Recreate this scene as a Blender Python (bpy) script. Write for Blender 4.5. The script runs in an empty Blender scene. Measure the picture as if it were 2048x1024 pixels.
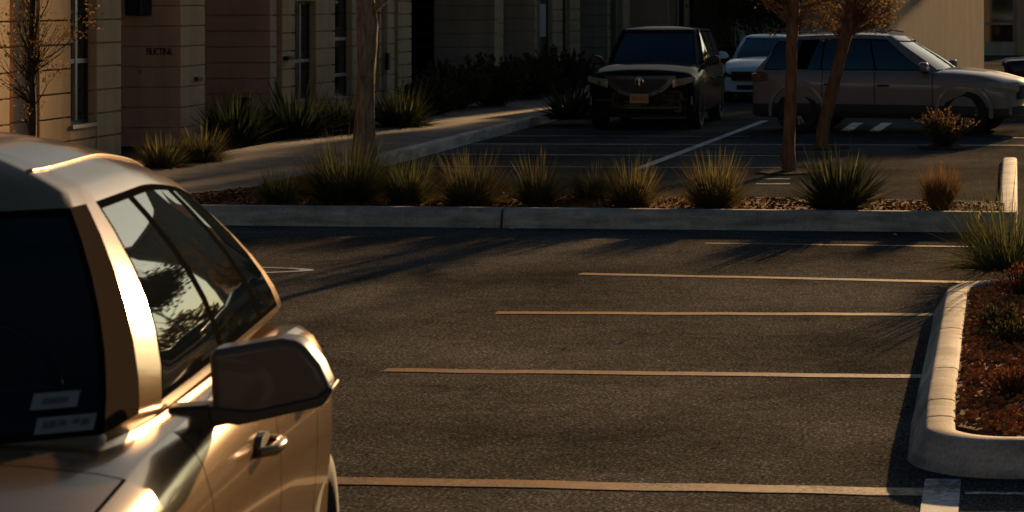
import bpy, bmesh, math, random
from mathutils import Vector, Matrix
R = math.radians
C = bpy.context.scene.collection
F, H, UX = 4608.0, 2.28, 2000.0          # focal length in photo pixels, eye height, column of the vanishing point

def gp(u, v, z=0.0):                     # photo pixel -> point on the level z
    d = (H - z) * F / v
    return Vector(((u - UX) * d / F, d, z))

# ------------------------------------------------------------------ helpers
class MB:
    def __init__(s): s.v, s.f, s.m = [], [], []
    def add(s, vs, fs, mi=0):
        o = len(s.v); s.v += [tuple(p) for p in vs]
        s.f += [tuple(i + o for i in f) for f in fs]; s.m += [mi] * len(fs)
    def box(s, a, b, mi=0):
        x0, y0, z0 = a; x1, y1, z1 = b
        s.add([(x0,y0,z0),(x1,y0,z0),(x1,y1,z0),(x0,y1,z0),(x0,y0,z1),(x1,y0,z1),(x1,y1,z1),(x0,y1,z1)],
              [(3,2,1,0),(4,5,6,7),(0,1,5,4),(1,2,6,5),(2,3,7,6),(3,0,4,7)], mi)
    def tube(s, pts, rad, n=8, mi=0, cap=True, wob=None):
        pts = [Vector(p) for p in pts]; o = len(s.v); up = Vector((0.13, 0.31, 0.94))
        for i, p in enumerate(pts):
            t = (pts[min(i+1, len(pts)-1)] - pts[max(i-1, 0)]).normalized()
            a = t.cross(up)
            if a.length < 1e-3: a = t.cross(Vector((1, 0, 0)))
            a.normalize(); b = t.cross(a)
            for k in range(n):
                an = 2*math.pi*k/n; r = rad[i] * (wob(i, k) if wob else 1)
                q = p + a*math.cos(an)*r + b*math.sin(an)*r; s.v.append(tuple(q))
        for i in range(len(pts)-1):
            for k in range(n):
                k2 = (k+1) % n
                s.f.append((o+i*n+k, o+i*n+k2, o+(i+1)*n+k2, o+(i+1)*n+k)); s.m.append(mi)
        if cap:
            s.f.append(tuple(o+k for k in range(n))[::-1]); s.m.append(mi)
            e = o+(len(pts)-1)*n
            s.f.append(tuple(e+k for k in range(n))); s.m.append(mi)
    def prism(s, outline, axis, a, b, mi=0):   # outline of 2-D points extruded along an axis
        def P(p, q):
            return {'x': (q, p[0], p[1]), 'y': (p[0], q, p[1]), 'z': (p[0], p[1], q)}[axis]
        n = len(outline)
        vs = [P(p, a) for p in outline] + [P(p, b) for p in outline]
        fs = [tuple(range(n))[::-1], tuple(range(n, 2*n))] + [(i, (i+1) % n, n+(i+1) % n, n+i) for i in range(n)]
        s.add(vs, fs, mi)
    def lathe(s, prof, axis='y', n=32, cx=(0,0,0), mi=0):  # profile of (radius, along)
        o = len(s.v)
        for r, a in prof:
            for k in range(n):
                t = 2*math.pi*k/n
                if axis == 'y': p = (r*math.cos(t), a, r*math.sin(t))
                else: p = (r*math.cos(t), r*math.sin(t), a)
                s.v.append((p[0]+cx[0], p[1]+cx[1], p[2]+cx[2]))
        for i in range(len(prof)-1):
            for k in range(n):
                k2 = (k+1) % n
                s.f.append((o+i*n+k, o+i*n+k2, o+(i+1)*n+k2, o+(i+1)*n+k)); s.m.append(mi)
    def build(s, name, mats, parent=None, smooth=False, bevel=0, ang=35, fixn=True):
        me = bpy.data.meshes.new(name); me.from_pydata(s.v, [], s.f)
        if not isinstance(mats, (list, tuple)): mats = [mats]
        for m in mats: me.materials.append(m)
        me.polygons.foreach_set('material_index', s.m)
        if fixn:
            bm = bmesh.new(); bm.from_mesh(me); bmesh.ops.recalc_face_normals(bm, faces=bm.faces); bm.to_mesh(me); bm.free()
        if smooth:
            me.shade_smooth()
            if ang: me.set_sharp_from_angle(angle=R(ang))
        me.update()
        o = bpy.data.objects.new(name, me); C.objects.link(o)
        if parent: o.parent = parent
        if bevel:
            b = o.modifiers.new('bevel', 'BEVEL'); b.width = bevel; b.segments = 2; b.limit_method = 'ANGLE'; b.angle_limit = R(40)
        return o

def tag(o, label=None, cat=None, group=None, kind=None):
    for k, v in (('label', label), ('category', cat), ('group', group), ('kind', kind)):
        if v: o[k] = v
    return o
def empty(name, loc=(0,0,0), rz=0, **k):
    o = bpy.data.objects.new(name, None); C.objects.link(o); o.location = loc; o.rotation_euler = (0,0,rz); o.empty_display_size = .2
    return tag(o, **k)
def lerp(a, b, t): return a + (b-a)*t
def interp(tab, x):                        # smooth-ish interpolation through (x, y) control points
    if x <= tab[0][0]: return tab[0][1]
    if x >= tab[-1][0]: return tab[-1][1]
    for i in range(len(tab)-1):
        if tab[i][0] <= x <= tab[i+1][0]:
            x0, y0 = tab[i]; x1, y1 = tab[i+1]; t = (x-x0)/(x1-x0)
            def sl(j):
                if j <= 0 or j >= len(tab)-1: return None
                a = (tab[j][1]-tab[j-1][1])/(tab[j][0]-tab[j-1][0]); b = (tab[j+1][1]-tab[j][1])/(tab[j+1][0]-tab[j][0])
                return 0 if a*b <= 0 else 2*a*b/(a+b)
            lin = (y1-y0)/(x1-x0); m0, m1 = sl(i), sl(i+1)
            m0 = lin if m0 is None else m0; m1 = lin if m1 is None else m1
            h = x1-x0
            return (2*t**3-3*t*t+1)*y0 + (t**3-2*t*t+t)*h*m0 + (-2*t**3+3*t*t)*y1 + (t**3-t*t)*h*m1

# ------------------------------------------------------------------ materials
def mat(name, col, rough=.6, metal=0, coat=0, spec=.5, **k):
    m = bpy.data.materials.new(name); m.use_nodes = True
    nt = m.node_tree; b = nt.nodes['Principled BSDF']
    b.inputs['Base Color'].default_value = (*col, 1); b.inputs['Roughness'].default_value = rough
    b.inputs['Metallic'].default_value = metal; b.inputs['Coat Weight'].default_value = coat
    b.inputs['Coat Roughness'].default_value = .03; b.inputs['Specular IOR Level'].default_value = spec
    return m
def N(m, t, **k):
    n = m.node_tree.nodes.new(t)
    for a, v in k.items():
        if a in n.inputs: n.inputs[a].default_value = v
        else: setattr(n, a, v)
    return n
def L(m, a, b): m.node_tree.links.new(a, b)
def coords(m, scale=(1,1,1), obj=True):
    t = N(m, 'ShaderNodeTexCoord'); mp = N(m, 'ShaderNodeMapping'); mp.inputs['Scale'].default_value = scale
    L(m, t.outputs['Object'], mp.inputs['Vector']); return mp.outputs['Vector']
def noise(m, vec, scale, detail=4, rough=.55):
    n = N(m, 'ShaderNodeTexNoise', noise_dimensions='3D'); n.inputs['Scale'].default_value = scale
    n.inputs['Detail'].default_value = detail; n.inputs['Roughness'].default_value = rough
    L(m, vec, n.inputs['Vector']); return n.outputs['Fac']
def ramp(m, fac, stops):
    r = N(m, 'ShaderNodeValToRGB'); e = r.color_ramp.elements
    while len(e) < len(stops): e.new(.5)
    for i, (p, c) in enumerate(stops):
        e[i].position = p; e[i].color = (*c, 1) if len(c) == 3 else c
    L(m, fac, r.inputs['Fac']); return r.outputs['Color']
def mixc(m, a, b, fac, mode='MIX'):
    x = N(m, 'ShaderNodeMix', data_type='RGBA', blend_type=mode)
    for sock, val in ((x.inputs[0], fac), (x.inputs[6], a), (x.inputs[7], b)):
        if hasattr(val, 'is_linked'): L(m, val, sock)
        elif isinstance(val, (int, float)): sock.default_value = val
        else: sock.default_value = (*val, 1)
    return x.outputs[2]
def bump(m, h, strength=.4, dist=.01, prev=None):
    b = N(m, 'ShaderNodeBump'); b.inputs['Strength'].default_value = strength; b.inputs['Distance'].default_value = dist
    L(m, h, b.inputs['Height'])
    if prev is not None: L(m, prev, b.inputs['Normal'])
    return b.outputs['Normal']
def out(m, col=None, nor=None, rough=None):
    b = m.node_tree.nodes['Principled BSDF']
    if col is not None: L(m, col, b.inputs['Base Color'])
    if nor is not None: L(m, nor, b.inputs['Normal'])
    if rough is not None: L(m, rough, b.inputs['Roughness'])
    return m
def G(v): return (v, v, v)

def asphalt_color(m, vec):
    fine = noise(m, vec, 48, 4, .85); mid = noise(m, vec, 9, 4); big = noise(m, vec, .38, 6, .62)
    c = ramp(m, fine, [(.36, (.028,.0275,.027)), (.50, (.088,.084,.076)), (.58, (.175,.163,.142)), (.66, (.50,.455,.385))])
    c = mixc(m, c, ramp(m, big, [(.32, G(.5)), (.62, G(1.3))]), 1.0, 'MULTIPLY')
    c = mixc(m, c, ramp(m, mid, [(.3, G(.75)), (.7, G(1.2))]), 1.0, 'MULTIPLY')
    return c, fine, mid, big
def m_asphalt():
    m = mat('asphalt', (.05,.05,.05), .9, spec=.0); v = coords(m)
    c, fine, mid, big = asphalt_color(m, v)
    vo = N(m, 'ShaderNodeTexVoronoi', feature='DISTANCE_TO_EDGE'); vo.inputs['Scale'].default_value = .22
    wv = N(m, 'ShaderNodeVectorMath', operation='ADD'); nn = N(m, 'ShaderNodeTexNoise'); nn.inputs['Scale'].default_value = 1.6; nn.inputs['Detail'].default_value = 5
    sc = N(m, 'ShaderNodeVectorMath', operation='SCALE'); sc.inputs['Scale'].default_value = .9
    L(m, v, nn.inputs['Vector']); L(m, nn.outputs['Color'], sc.inputs[0]); L(m, v, wv.inputs[0]); L(m, sc.outputs[0], wv.inputs[1]); L(m, wv.outputs[0], vo.inputs['Vector'])
    crack = ramp(m, vo.outputs['Distance'], [(.0, G(.2)), (.006, G(1))])
    c = mixc(m, c, crack, .25, 'MULTIPLY')
    c = mixc(m, c, ramp(m, noise(m, v, 1.3, 3, .5), [(.60, G(1)), (.76, G(.5))]), .7, 'MULTIPLY')
    n = bump(m, fine, .7, .012); n = bump(m, mid, .3, .03, n)
    return out(m, c, n, ramp(m, big, [(.3, G(.6)), (.7, G(.8))]))
def m_paint_line(name, cols):
    m = mat(name, (.7,.7,.7), .7, spec=.15); v = coords(m)
    c, fine, mid, big = asphalt_color(m, v)
    sx = N(m, 'ShaderNodeSeparateXYZ'); L(m, v, sx.inputs[0])
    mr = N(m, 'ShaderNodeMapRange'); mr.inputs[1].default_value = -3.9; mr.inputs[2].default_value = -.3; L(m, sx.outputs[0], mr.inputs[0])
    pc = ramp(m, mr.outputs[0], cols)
    w1 = noise(m, v, 30, 6, .75); w2 = noise(m, v, 2.2, 4)
    ad = N(m, 'ShaderNodeMath', operation='ADD'); L(m, w1, ad.inputs[0]); L(m, w2, ad.inputs[1])
    wear = ramp(m, ad.outputs[0], [(.80, G(.9)), (1.08, G(.12))])
    pc = mixc(m, pc, ramp(m, noise(m, v, 6, 5), [(.3, G(.7)), (.7, G(1.05))]), 1, 'MULTIPLY')
    return out(m, mixc(m, pc, c, wear), bump(m, fine, .6, .008))
def m_concrete(name, a, b, scale=1.0, bs=.35):
    m = mat(name, a, .85, spec=.3); v = coords(m)
    big = noise(m, v, 1.3*scale, 6, .6); sp = noise(m, v, 60*scale, 3, .7); st = noise(m, coords(m, (.6, .6, 5)), 2.5, 5)
    c = mixc(m, a, b, ramp(m, big, [(.35, G(0)), (.65, G(1))]))
    c = mixc(m, c, ramp(m, sp, [(.3, G(.72)), (.6, G(1.1))]), 1, 'MULTIPLY')
    c = mixc(m, c, ramp(m, st, [(.33, G(.5)), (.6, G(1.06))]), .85, 'MULTIPLY')
    c = mixc(m, c, ramp(m, noise(m, v, 3.4, 6, .7), [(.36, G(.62)), (.55, G(1.05))]), .8, 'MULTIPLY')
    return out(m, c, bump(m, noise(m, v, 6, 5), .3, .02, bump(m, sp, bs, .006)))
def m_block(name, a, b):
    m = mat(name, a, .9, spec=.25); v = coords(m)
    c = mixc(m, a, b, ramp(m, noise(m, v, .9, 5, .65), [(.3, G(0)), (.7, G(1))]))
    c = mixc(m, c, ramp(m, noise(m, coords(m, (3, 3, .25)), 1.2, 5), [(.3, G(.8)), (.65, G(1.06))]), 1, 'MULTIPLY')
    sp = noise(m, v, 45, 4, .7)
    return out(m, mixc(m, c, ramp(m, sp, [(.3, G(.82)), (.65, G(1.08))]), 1, 'MULTIPLY'), bump(m, sp, .35, .006))
def m_leaf(name, a, b, trans=.35, rough=.5, vary=3.0):
    m = mat(name, a, .9, spec=0); v = coords(m)
    oi = N(m, 'ShaderNodeObjectInfo')
    c = mixc(m, a, b, ramp(m, noise(m, v, vary, 3, .6), [(.36, G(0)), (.64, G(1))]))
    g = N(m, 'ShaderNodeNewGeometry')
    c = mixc(m, c, ramp(m, g.outputs['Random Per Island'], [(0, G(.55)), (1, G(1.35))]), 1, 'MULTIPLY')
    b_ = m.node_tree.nodes['Principled BSDF']; tr = N(m, 'ShaderNodeBsdfTranslucent'); mx = N(m, 'ShaderNodeMixShader'); mx.inputs[0].default_value = trans
    L(m, c, b_.inputs['Base Color']); L(m, c, tr.inputs['Color'])
    L(m, b_.outputs[0], mx.inputs[1]); L(m, tr.outputs[0], mx.inputs[2]); L(m, mx.outputs[0], m.node_tree.nodes['Material Output'].inputs['Surface'])
    return m
def m_bark(name, a, b, s=1.0):
    m = mat(name, a, .9, spec=.25)
    v = coords(m, (9*s, 9*s, 1.6*s)); n1 = noise(m, v, 2.6, 7, .7)
    c = ramp(m, n1, [(.32, tuple(x*.35 for x in a)), (.5, a), (.68, b)])
    return out(m, c, bump(m, n1, .9, .05))
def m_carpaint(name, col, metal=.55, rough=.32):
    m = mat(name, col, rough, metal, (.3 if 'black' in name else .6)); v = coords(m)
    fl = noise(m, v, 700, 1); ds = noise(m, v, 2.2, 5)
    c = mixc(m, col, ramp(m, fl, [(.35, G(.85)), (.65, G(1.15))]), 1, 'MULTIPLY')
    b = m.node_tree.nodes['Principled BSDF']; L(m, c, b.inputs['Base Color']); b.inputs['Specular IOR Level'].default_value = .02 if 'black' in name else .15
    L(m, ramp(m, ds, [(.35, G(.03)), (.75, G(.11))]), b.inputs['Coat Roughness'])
    return m
def m_soil(name, a, b):
    m = mat(name, a, .95, spec=.15); v = coords(m); n1 = noise(m, v, 26, 5, .7)
    return out(m, mixc(m, a, b, ramp(m, n1, [(.38, G(0)), (.62, G(1))])), bump(m, n1, .9, .03))

M = {}
M['asphalt'] = m_asphalt()
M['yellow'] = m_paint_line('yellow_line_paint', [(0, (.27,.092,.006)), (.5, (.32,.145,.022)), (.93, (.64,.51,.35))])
M['white'] = m_paint_line('white_line_paint', [(0, G(.74)), (1, G(.78))])
M['concrete'] = m_concrete('kerb_concrete', (.52,.47,.40), (.42,.375,.32))
M['concrete_pale'] = m_concrete('kerb_concrete_pale', (.68,.62,.54), (.52,.46,.39))
M['whitekerb'] = m_concrete('kerb_painted_white', (.78,.77,.74), (.62,.60,.57))
M['walk'] = m_concrete('walkway_concrete', (.27,.235,.20), (.21,.18,.15), .7)
M['joint'] = mat('joint_filler', (.42,.38,.33), .8)
M['dark_joint'] = mat('open_joint', (.02,.02,.02), .9)
M['tan'] = m_block('tan_block', (.40,.27,.15), (.33,.22,.12))
M['tan_grey'] = m_block('greyish_tan_block', (.80,.52,.29), (.68,.43,.235))
M['brown'] = m_block('brown_block', (.72,.48,.33), (.61,.40,.27))
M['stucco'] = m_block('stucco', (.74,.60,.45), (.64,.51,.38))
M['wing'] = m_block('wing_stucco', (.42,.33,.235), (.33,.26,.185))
M['bounce'] = m_block('bounce_render', (.25,.34,.46), (.21,.29,.40))  # colour of the added fill building, bluish to cool the light it returns
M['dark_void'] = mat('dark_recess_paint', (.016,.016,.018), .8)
M['frame'] = mat('window_frame_dark', (.03,.032,.035), .4, .3)
M['alu'] = mat('window_frame_aluminium', (.42,.43,.44), .38, .8)
M['pane'] = mat('window_glass', (.012,.015,.018), .04, 0, 0, .6)
M['paper'] = mat('paper', (.62,.58,.50), .8)
M['black'] = mat('black_plastic', (.012,.012,.013), .5)
M['rubber'] = mat('tyre_rubber', (.014,.014,.014), .8)
M['rim'] = mat('alloy_rim', (.42,.42,.42), .3, .9)
M['rim_dark'] = mat('dark_rim', (.018,.018,.018), .6)
M['glass'] = mat('car_glass', (.006,.009,.011), .02, 0, 0, 1)
M['screen'] = mat('windscreen_glass', (.004,.007,.009), .02, 0, 0, .7)
def m_screen():
    m = M['screen']; nt = m.node_tree; b_ = nt.nodes['Principled BSDF']; tr = N(m, 'ShaderNodeBsdfTransparent'); tr.inputs['Color'].default_value = (.55, .62, .62, 1); mx = N(m, 'ShaderNodeMixShader'); mx.inputs[0].default_value = .62
    L(m, b_.outputs[0], mx.inputs[1]); L(m, tr.outputs[0], mx.inputs[2]); L(m, mx.outputs[0], nt.nodes['Material Output'].inputs['Surface'])
m_screen()
M['trim'] = mat('window_seal', (.006,.006,.006), 1, spec=0)
M['rim_mid'] = mat('grey_alloy_rim', (.13,.13,.13), .35, .8)
M['pillar'] = mat('shaded_pillar', (.030,.023,.019), 1, spec=0)  # near car's front pillars: their shade is put into this dark colour
M['mirror_shell'] = mat('brown_mirror_shell', (.085,.066,.052), .4, 0, .35, .2)
M['chrome'] = mat('chrome', (.6,.6,.6), .15, 1)
M['lens'] = mat('headlight_lens', (.34,.35,.36), .08, .3, 1)
M['lamp_amber'] = mat('amber_reflector', (.55,.13,.03), .3)
M['tail'] = mat('tail_lamp_red', (.10,.008,.006), .1, 0, 1)
M['plate'] = mat('orange_number_plate', (.58,.26,.075), .5)
M['plate_ink'] = mat('plate_ink', (.30,.13,.05), .5)
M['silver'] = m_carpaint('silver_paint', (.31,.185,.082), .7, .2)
M['blackpaint'] = m_carpaint('black_paint', (.004,.007,.011), 0, .8)
M['greypaint'] = m_carpaint('bronze_grey_paint', (.24,.215,.195), .2, .5)
M['whitepaint'] = m_carpaint('white_paint', (.85,.86,.87), 0, .3)
M['darkpaint'] = m_carpaint('dark_brown_paint', (.05,.03,.022), .4, .3)
M['clad'] = mat('lower_cladding', (.03,.03,.031), .6)
M['mulch'] = m_soil('mulch_bed', (.16,.065,.03), (.055,.022,.012))
M['soil'] = m_soil('soil_bed', (.07,.045,.03), (.03,.02,.014))
M['chip'] = m_leaf('bark_chips', (.22,.085,.034), (.12,.045,.02), .0, .7, 8)
M['chip_orange'] = m_leaf('orange_bark_chips', (.50,.22,.085), (.26,.11,.045), .0, .7, 8)
M['grass'] = m_leaf('grass_blades', (.088,.098,.042), (.20,.16,.066), .42, .45, 9)
M['grass_green'] = m_leaf('green_grass_blades', (.06,.08,.034), (.125,.115,.047), .4, .45, 9)
M['grass_dry'] = m_leaf('dry_grass_blades', (.23,.135,.06), (.15,.085,.036), .38, .6, 9)
M['agave'] = m_leaf('strap_leaves', (.045,.062,.036), (.075,.085,.042), .2, .4, 5)
M['shrub'] = m_leaf('shrub_leaves', (.05,.06,.03), (.10,.085,.038), .3, .5, 5)
M['redshrub'] = m_leaf('rust_shrub_leaves', (.20,.075,.03), (.11,.045,.02), .35, .5, 5)
M['goldleaf'] = m_leaf('golden_leaves', (.21,.13,.05), (.11,.075,.03), .5, .45, 5)
M['darkleaf'] = m_leaf('dark_leaves', (.07,.055,.028), (.13,.085,.035), .4, .5, 5)
M['bark'] = m_bark('grey_brown_bark', (.34,.225,.135), (.56,.40,.25))
M['redbark'] = m_bark('reddish_bark', (.27,.12,.06), (.36,.19,.11), .7)
M['darkbark'] = m_bark('dark_bark', (.07,.05,.035), (.12,.085,.055))
M['sticker'] = mat('windscreen_sticker', (.15,.17,.18), .6)
M['sticker_ink'] = mat('sticker_ink', (.06,.07,.08), .5)
M['ink'] = mat('sign_letters', (.02,.016,.014), .5)
M['pale_plastic'] = mat('pale_plastic', (.5,.48,.44), .5)

# ------------------------------------------------------------------ camera, light
cam = bpy.data.cameras.new('camera'); co = bpy.data.objects.new('camera', cam); C.objects.link(co)
co.location = (0, 0, H); co.rotation_euler = (R(90), 0, 0)
cam.sensor_fit = 'HORIZONTAL'; cam.sensor_width = 36; cam.lens = 36*F/2048
cam.shift_x = -(UX-1024)/2048; cam.shift_y = -.25
cam.clip_start = .1; cam.clip_end = 2000
cam.dof.use_dof = True; cam.dof.focus_distance = 17.5; cam.dof.aperture_fstop = 8.0; cam.dof.aperture_blades = 0
bpy.context.scene.camera = co
SUN_EL, SUN_AZ = 11.0, 12.0               # azimuth clockwise from +Y (away from the camera) towards +X
sd = Vector((math.sin(R(SUN_AZ))*math.cos(R(SUN_EL)), math.cos(R(SUN_AZ))*math.cos(R(SUN_EL)), math.sin(R(SUN_EL))))
sl = bpy.data.lights.new('sun', 'SUN'); so = bpy.data.objects.new('sun', sl); C.objects.link(so)
sl.energy = 5.0; sl.angle = R(.5); sl.color = (1, .62, .29)
so.rotation_euler = sd.to_track_quat('Z', 'Y').to_euler(); so.location = sd*80
w = bpy.data.worlds.new('World'); bpy.context.scene.world = w; w.use_nodes = True
bg = w.node_tree.nodes['Background']; sky = w.node_tree.nodes.new('ShaderNodeTexSky')
sky.sky_type = 'NISHITA'; sky.sun_disc = False; sky.sun_elevation = R(SUN_EL); sky.sun_rotation = R(SUN_AZ)
sky.air_density = 1.3; sky.dust_density = 1.0; sky.ozone_density = 2.0
tint = w.node_tree.nodes.new('ShaderNodeMix'); tint.data_type = 'RGBA'; tint.blend_type = 'MULTIPLY'; tint.inputs[0].default_value = 1; tint.inputs[7].default_value = (.15, .32, .44, 1)
w.node_tree.links.new(sky.outputs[0], tint.inputs[6]); 
WN, WL = w.node_tree.nodes, w.node_tree.links      # hazy glow of the low sun, wide and warm, added to the sky
wt = WN.new('ShaderNodeTexCoord'); wd = WN.new('ShaderNodeVectorMath'); wd.operation = 'DOT_PRODUCT'; wd.inputs[1].default_value = sd
WL.new(wt.outputs['Generated'], wd.inputs[0])
wm = WN.new('ShaderNodeMath'); wm.operation = 'MAXIMUM'; wm.inputs[1].default_value = 0; WL.new(wd.outputs['Value'], wm.inputs[0])
wp = WN.new('ShaderNodeMath'); wp.operation = 'POWER'; wp.inputs[1].default_value = 16; WL.new(wm.outputs[0], wp.inputs[0])
wg = WN.new('ShaderNodeMix'); wg.data_type = 'RGBA'; wg.blend_type = 'MIX'; wg.inputs[6].default_value = (0,0,0,1); wg.inputs[7].default_value = (18, 14, 10, 1); WL.new(wp.outputs[0], wg.inputs[0])
wa = WN.new('ShaderNodeMix'); wa.data_type = 'RGBA'; wa.blend_type = 'ADD'; wa.inputs[0].default_value = 1; WL.new(tint.outputs[2], wa.inputs[6]); WL.new(wg.outputs[2], wa.inputs[7])
WL.new(wa.outputs[2], bg.inputs[0]); bg.inputs[1].default_value = .05
sc = bpy.context.scene
sc.view_settings.view_transform = 'Standard'; sc.view_settings.look = 'None'; sc.view_settings.exposure = .65; sc.view_settings.gamma = 1
sc.cycles.max_bounces = 8; sc.cycles.use_denoising = True
try: sc.cycles.sample_clamp_indirect = 4
except Exception: pass

# ------------------------------------------------------------------ ground, walkway, kerbs, markings
def sheet(name, poly, z, m, kind='structure', thick=None):
    b = MB()
    if thick: b.prism(poly, 'z', z-thick, z)
    else: b.add([(x, y, z) for x, y in poly], [tuple(range(len(poly)))])
    o = b.build(name, m); return tag(o, kind=kind)
sheet('ground', [(-400,-60),(400,-60),(400,700),(-400,700)], 0, M['asphalt'])

def sweep(b, path, prof, close_ends=True, mi=0):
    path = [Vector((p[0], p[1], 0)) for p in path]; n = len(prof); o = len(b.v)
    for i, p in enumerate(path):
        a = (path[i]-path[i-1]).normalized() if i else None
        c = (path[i+1]-path[i]).normalized() if i < len(path)-1 else None
        t = (a+c).normalized() if a and c else (a or c)
        nr = Vector((t.y, -t.x, 0)); k = 1.0
        if a and c: k = 1/max(.4, nr.dot(Vector((a.y, -a.x, 0))))
        for q, z in prof: b.v.append(tuple(p + nr*q*k + Vector((0,0,z))))
    for i in range(len(path)-1):
        for j in range(n-1):
            b.f.append((o+i*n+j, o+i*n+j+1, o+(i+1)*n+j+1, o+(i+1)*n+j)); b.m.append(mi)
    if close_ends:
        b.f.append(tuple(o+j for j in range(n))); b.m.append(mi)
        e = o+(len(path)-1)*n; b.f.append(tuple(e+j for j in range(n))[::-1]); b.m.append(mi)
def cut(path, s0, s1):                     # piece of a polyline between two arc lengths
    pts, s = [], 0
    for i in range(len(path)-1):
        a, c = Vector(path[i]), Vector(path[i+1]); l = (c-a).length
        if s+l > s0 and s < s1:
            p = a+(c-a)*max(0, (s0-s)/l); q = a+(c-a)*min(1, (s1-s)/l)
            if not pts: pts.append(p)
            pts.append(q)
        s += l
    return pts
def plen(path): return sum((Vector(path[i+1])-Vector(path[i])).length for i in range(len(path)-1))
def kerb(name, path, wd, ht, cuts, gap=.012, mats=None, pick=None, batter=.04, r=.03):
    # profile from the outer foot over the top to the inner foot; the outer side lies to the right of the path
    prof = [(wd/2+batter, 0), (wd/2+batter*.5, ht*.45), (wd/2+.005, ht-r*1.1), (wd/2-r*.25, ht-r*.35), (wd/2-r, ht), (0, ht+.004), (-wd/2+r, ht), (-wd/2+r*.2, ht-r*.5), (-wd/2, ht-r*1.2), (-wd/2, 0)]
    b = MB(); T = plen(path); cs = [0]+cuts+[T]
    for i in range(len(cs)-1):
        sweep(b, cut(path, cs[i]+(gap/2 if i else 0), cs[i+1]-(gap/2 if i < len(cs)-2 else 0)), prof, mi=(pick(i) if pick else 0))
    o = b.build(name, mats or M['concrete'], smooth=True, ang=50); return tag(o, kind='structure')
def arc(cx, cy, r, a0, a1, n=8): return [(cx+r*math.cos(R(lerp(a0,a1,i/n))), cy+r*math.sin(R(lerp(a0,a1,i/n)))) for i in range(n+1)]

# the long kerb across the lot
kx0, ky0, kx1, ky1 = -15.0, 24.02, .16, 22.6
kp = [(kx1, ky1+.1), (kx0, ky0+.1)]          # walked right to left, outer side must face the camera
kp = kp[::-1]
T = plen(kp)
kerb('island_kerb', kp, .2, .19, [T*.10, T-5.16, T-.35], .03)
# kerb on the far side of the planting strip, and the white one running away at its right end
kerb('rear_kerb', [(-3.15, 24.92), (-.02, 24.32)][::-1], .13, .15, [1.5], .01)
kerb('white_kerb', [(.085, 24.1), (.14, 32.4)][::-1], .20, .065, [1.4, 3.0, 4.6, 6.2], .012, M['whitekerb'], batter=.01)
# right-hand island in the foreground
rk = [(6, 11.13)] + [(.15, 11.13)] + arc(.05, 11.48, .35, -95, -175, 7) + [(-.315, 12.4), (-.315, 16.9)] + arc(.22, 16.95, .53, 178, 112, 6) + [(.45, 17.95), (1.2, 18.25), (3, 18.6), (6, 18.7)]
rk = rk[::-1]
Tr = plen(rk)
def rs(y): return plen(rk) - (6-.15) - .55 - (y-11.5)
kerb('foreground_kerb', rk, .155, .16, sorted([Tr-6.05-.7, Tr-4.2, rs(12.35), rs(13.4), rs(15.0), rs(16.0), rs(16.85), rs(16.85)-.9]), .026, [M['concrete'], M['concrete_pale']], lambda i: 1 if i == 4 else 0, .085, .022)
# walkway beside the building, its kerb and its joints
wl = [(-10.9, 22), (-9.75, 22), (-9.25, 23.9), (-9.05, 24.9), (-8.55, 26.2), (-8.5, 29.2), (-8.5, 46.5), (-9.3, 49), (-10.2, 60), (-10.9, 60)]
sheet('walkway', wl, .15, M['walk'], thick=.14)
kerb('walkway_kerb', [(-8.5, 29.3), (-8.5, 46.5), (-9.3, 49), (-10.2, 60)], .16, .165, [3.0, 5.2, 7.4, 9.6, 12, 15], .016, [M['concrete_pale'], M['concrete']], lambda i: 0 if i < 5 else 1, .015, .02)
for nm, y0, y1 in (('walkway_joint', 28.3, 28.33), ('walkway_joint', 31.45, 31.48), ('walkway_joint', 35.2, 35.23)):
    sheet(nm, [(-10.9, y0-.1), (-8.6, y0+.02), (-8.6, y1+.02), (-10.9, y1-.1)], .154, M['joint'])
sheet('bed_ground', [(-20, 18), (-10.9, 18), (-10.9, 60), (-10.2, 60), (-10.2, 110), (-20, 110)], .12, M['soil'], thick=.1)
mulch_poly = [(-12, 23.85), (.05, 22.78), (.05, 24.25), (-3.2, 24.85), (-4.2, 25.1), (-5.6, 25.4), (-6.5, 27.5), (-7.1, 29.2), (-8.4, 29.6), (-8.5, 26.2), (-9.05, 24.9), (-9.3, 23.9), (-9.7, 23.75)]
sheet('planting_strip', mulch_poly, .145, M['mulch'], thick=.13)
sheet('foreground_bed', [(-.24, 11.6), (.1, 11.22), (6, 11.22), (6, 18.6), (.5, 17.85), (.1, 17.6), (-.24, 16.9)], .14, M['mulch'], thick=.13)
kerb('walkway_end_kerb', [(-6.9, 29.15), (-6.35, 27.4), (-5.45, 25.35), (-4.2, 25.02)][::-1], .1, .15, [1.8], .01)

def line(pts, wd, m, z=.004, name='stall_line', taper=None):
    b = MB(); n = len(pts)
    for i, p in enumerate(pts):
        p = Vector((p[0], p[1])); t = (Vector(pts[min(i+1,n-1)][:2])-Vector(pts[max(i-1,0)][:2])).normalized(); q = Vector((-t.y, t.x))*wd/2
        b.v += [(p.x+q.x, p.y+q.y, z), (p.x-q.x, p.y-q.y, z)]
    for i in range(n-1): b.f.append((2*i, 2*i+1, 2*i+3, 2*i+2)); b.m.append(0)
    return tag(b.build(name, m), kind='structure')
def pxline(p, wd, m, z=.004, n=14, seed=1, wob=.012):
    r = random.Random(seed); a, c = gp(*p[0]), gp(*p[1])
    line([(lerp(a.x, c.x, i/n), lerp(a.y, c.y, i/n)+r.uniform(-wob, wob)) for i in range(n+1)], wd, m, z)
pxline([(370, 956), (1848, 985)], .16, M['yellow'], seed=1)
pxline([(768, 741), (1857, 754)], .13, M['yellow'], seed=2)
pxline([(992, 626), (1888, 630)], .13, M['yellow'], seed=3)
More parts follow.
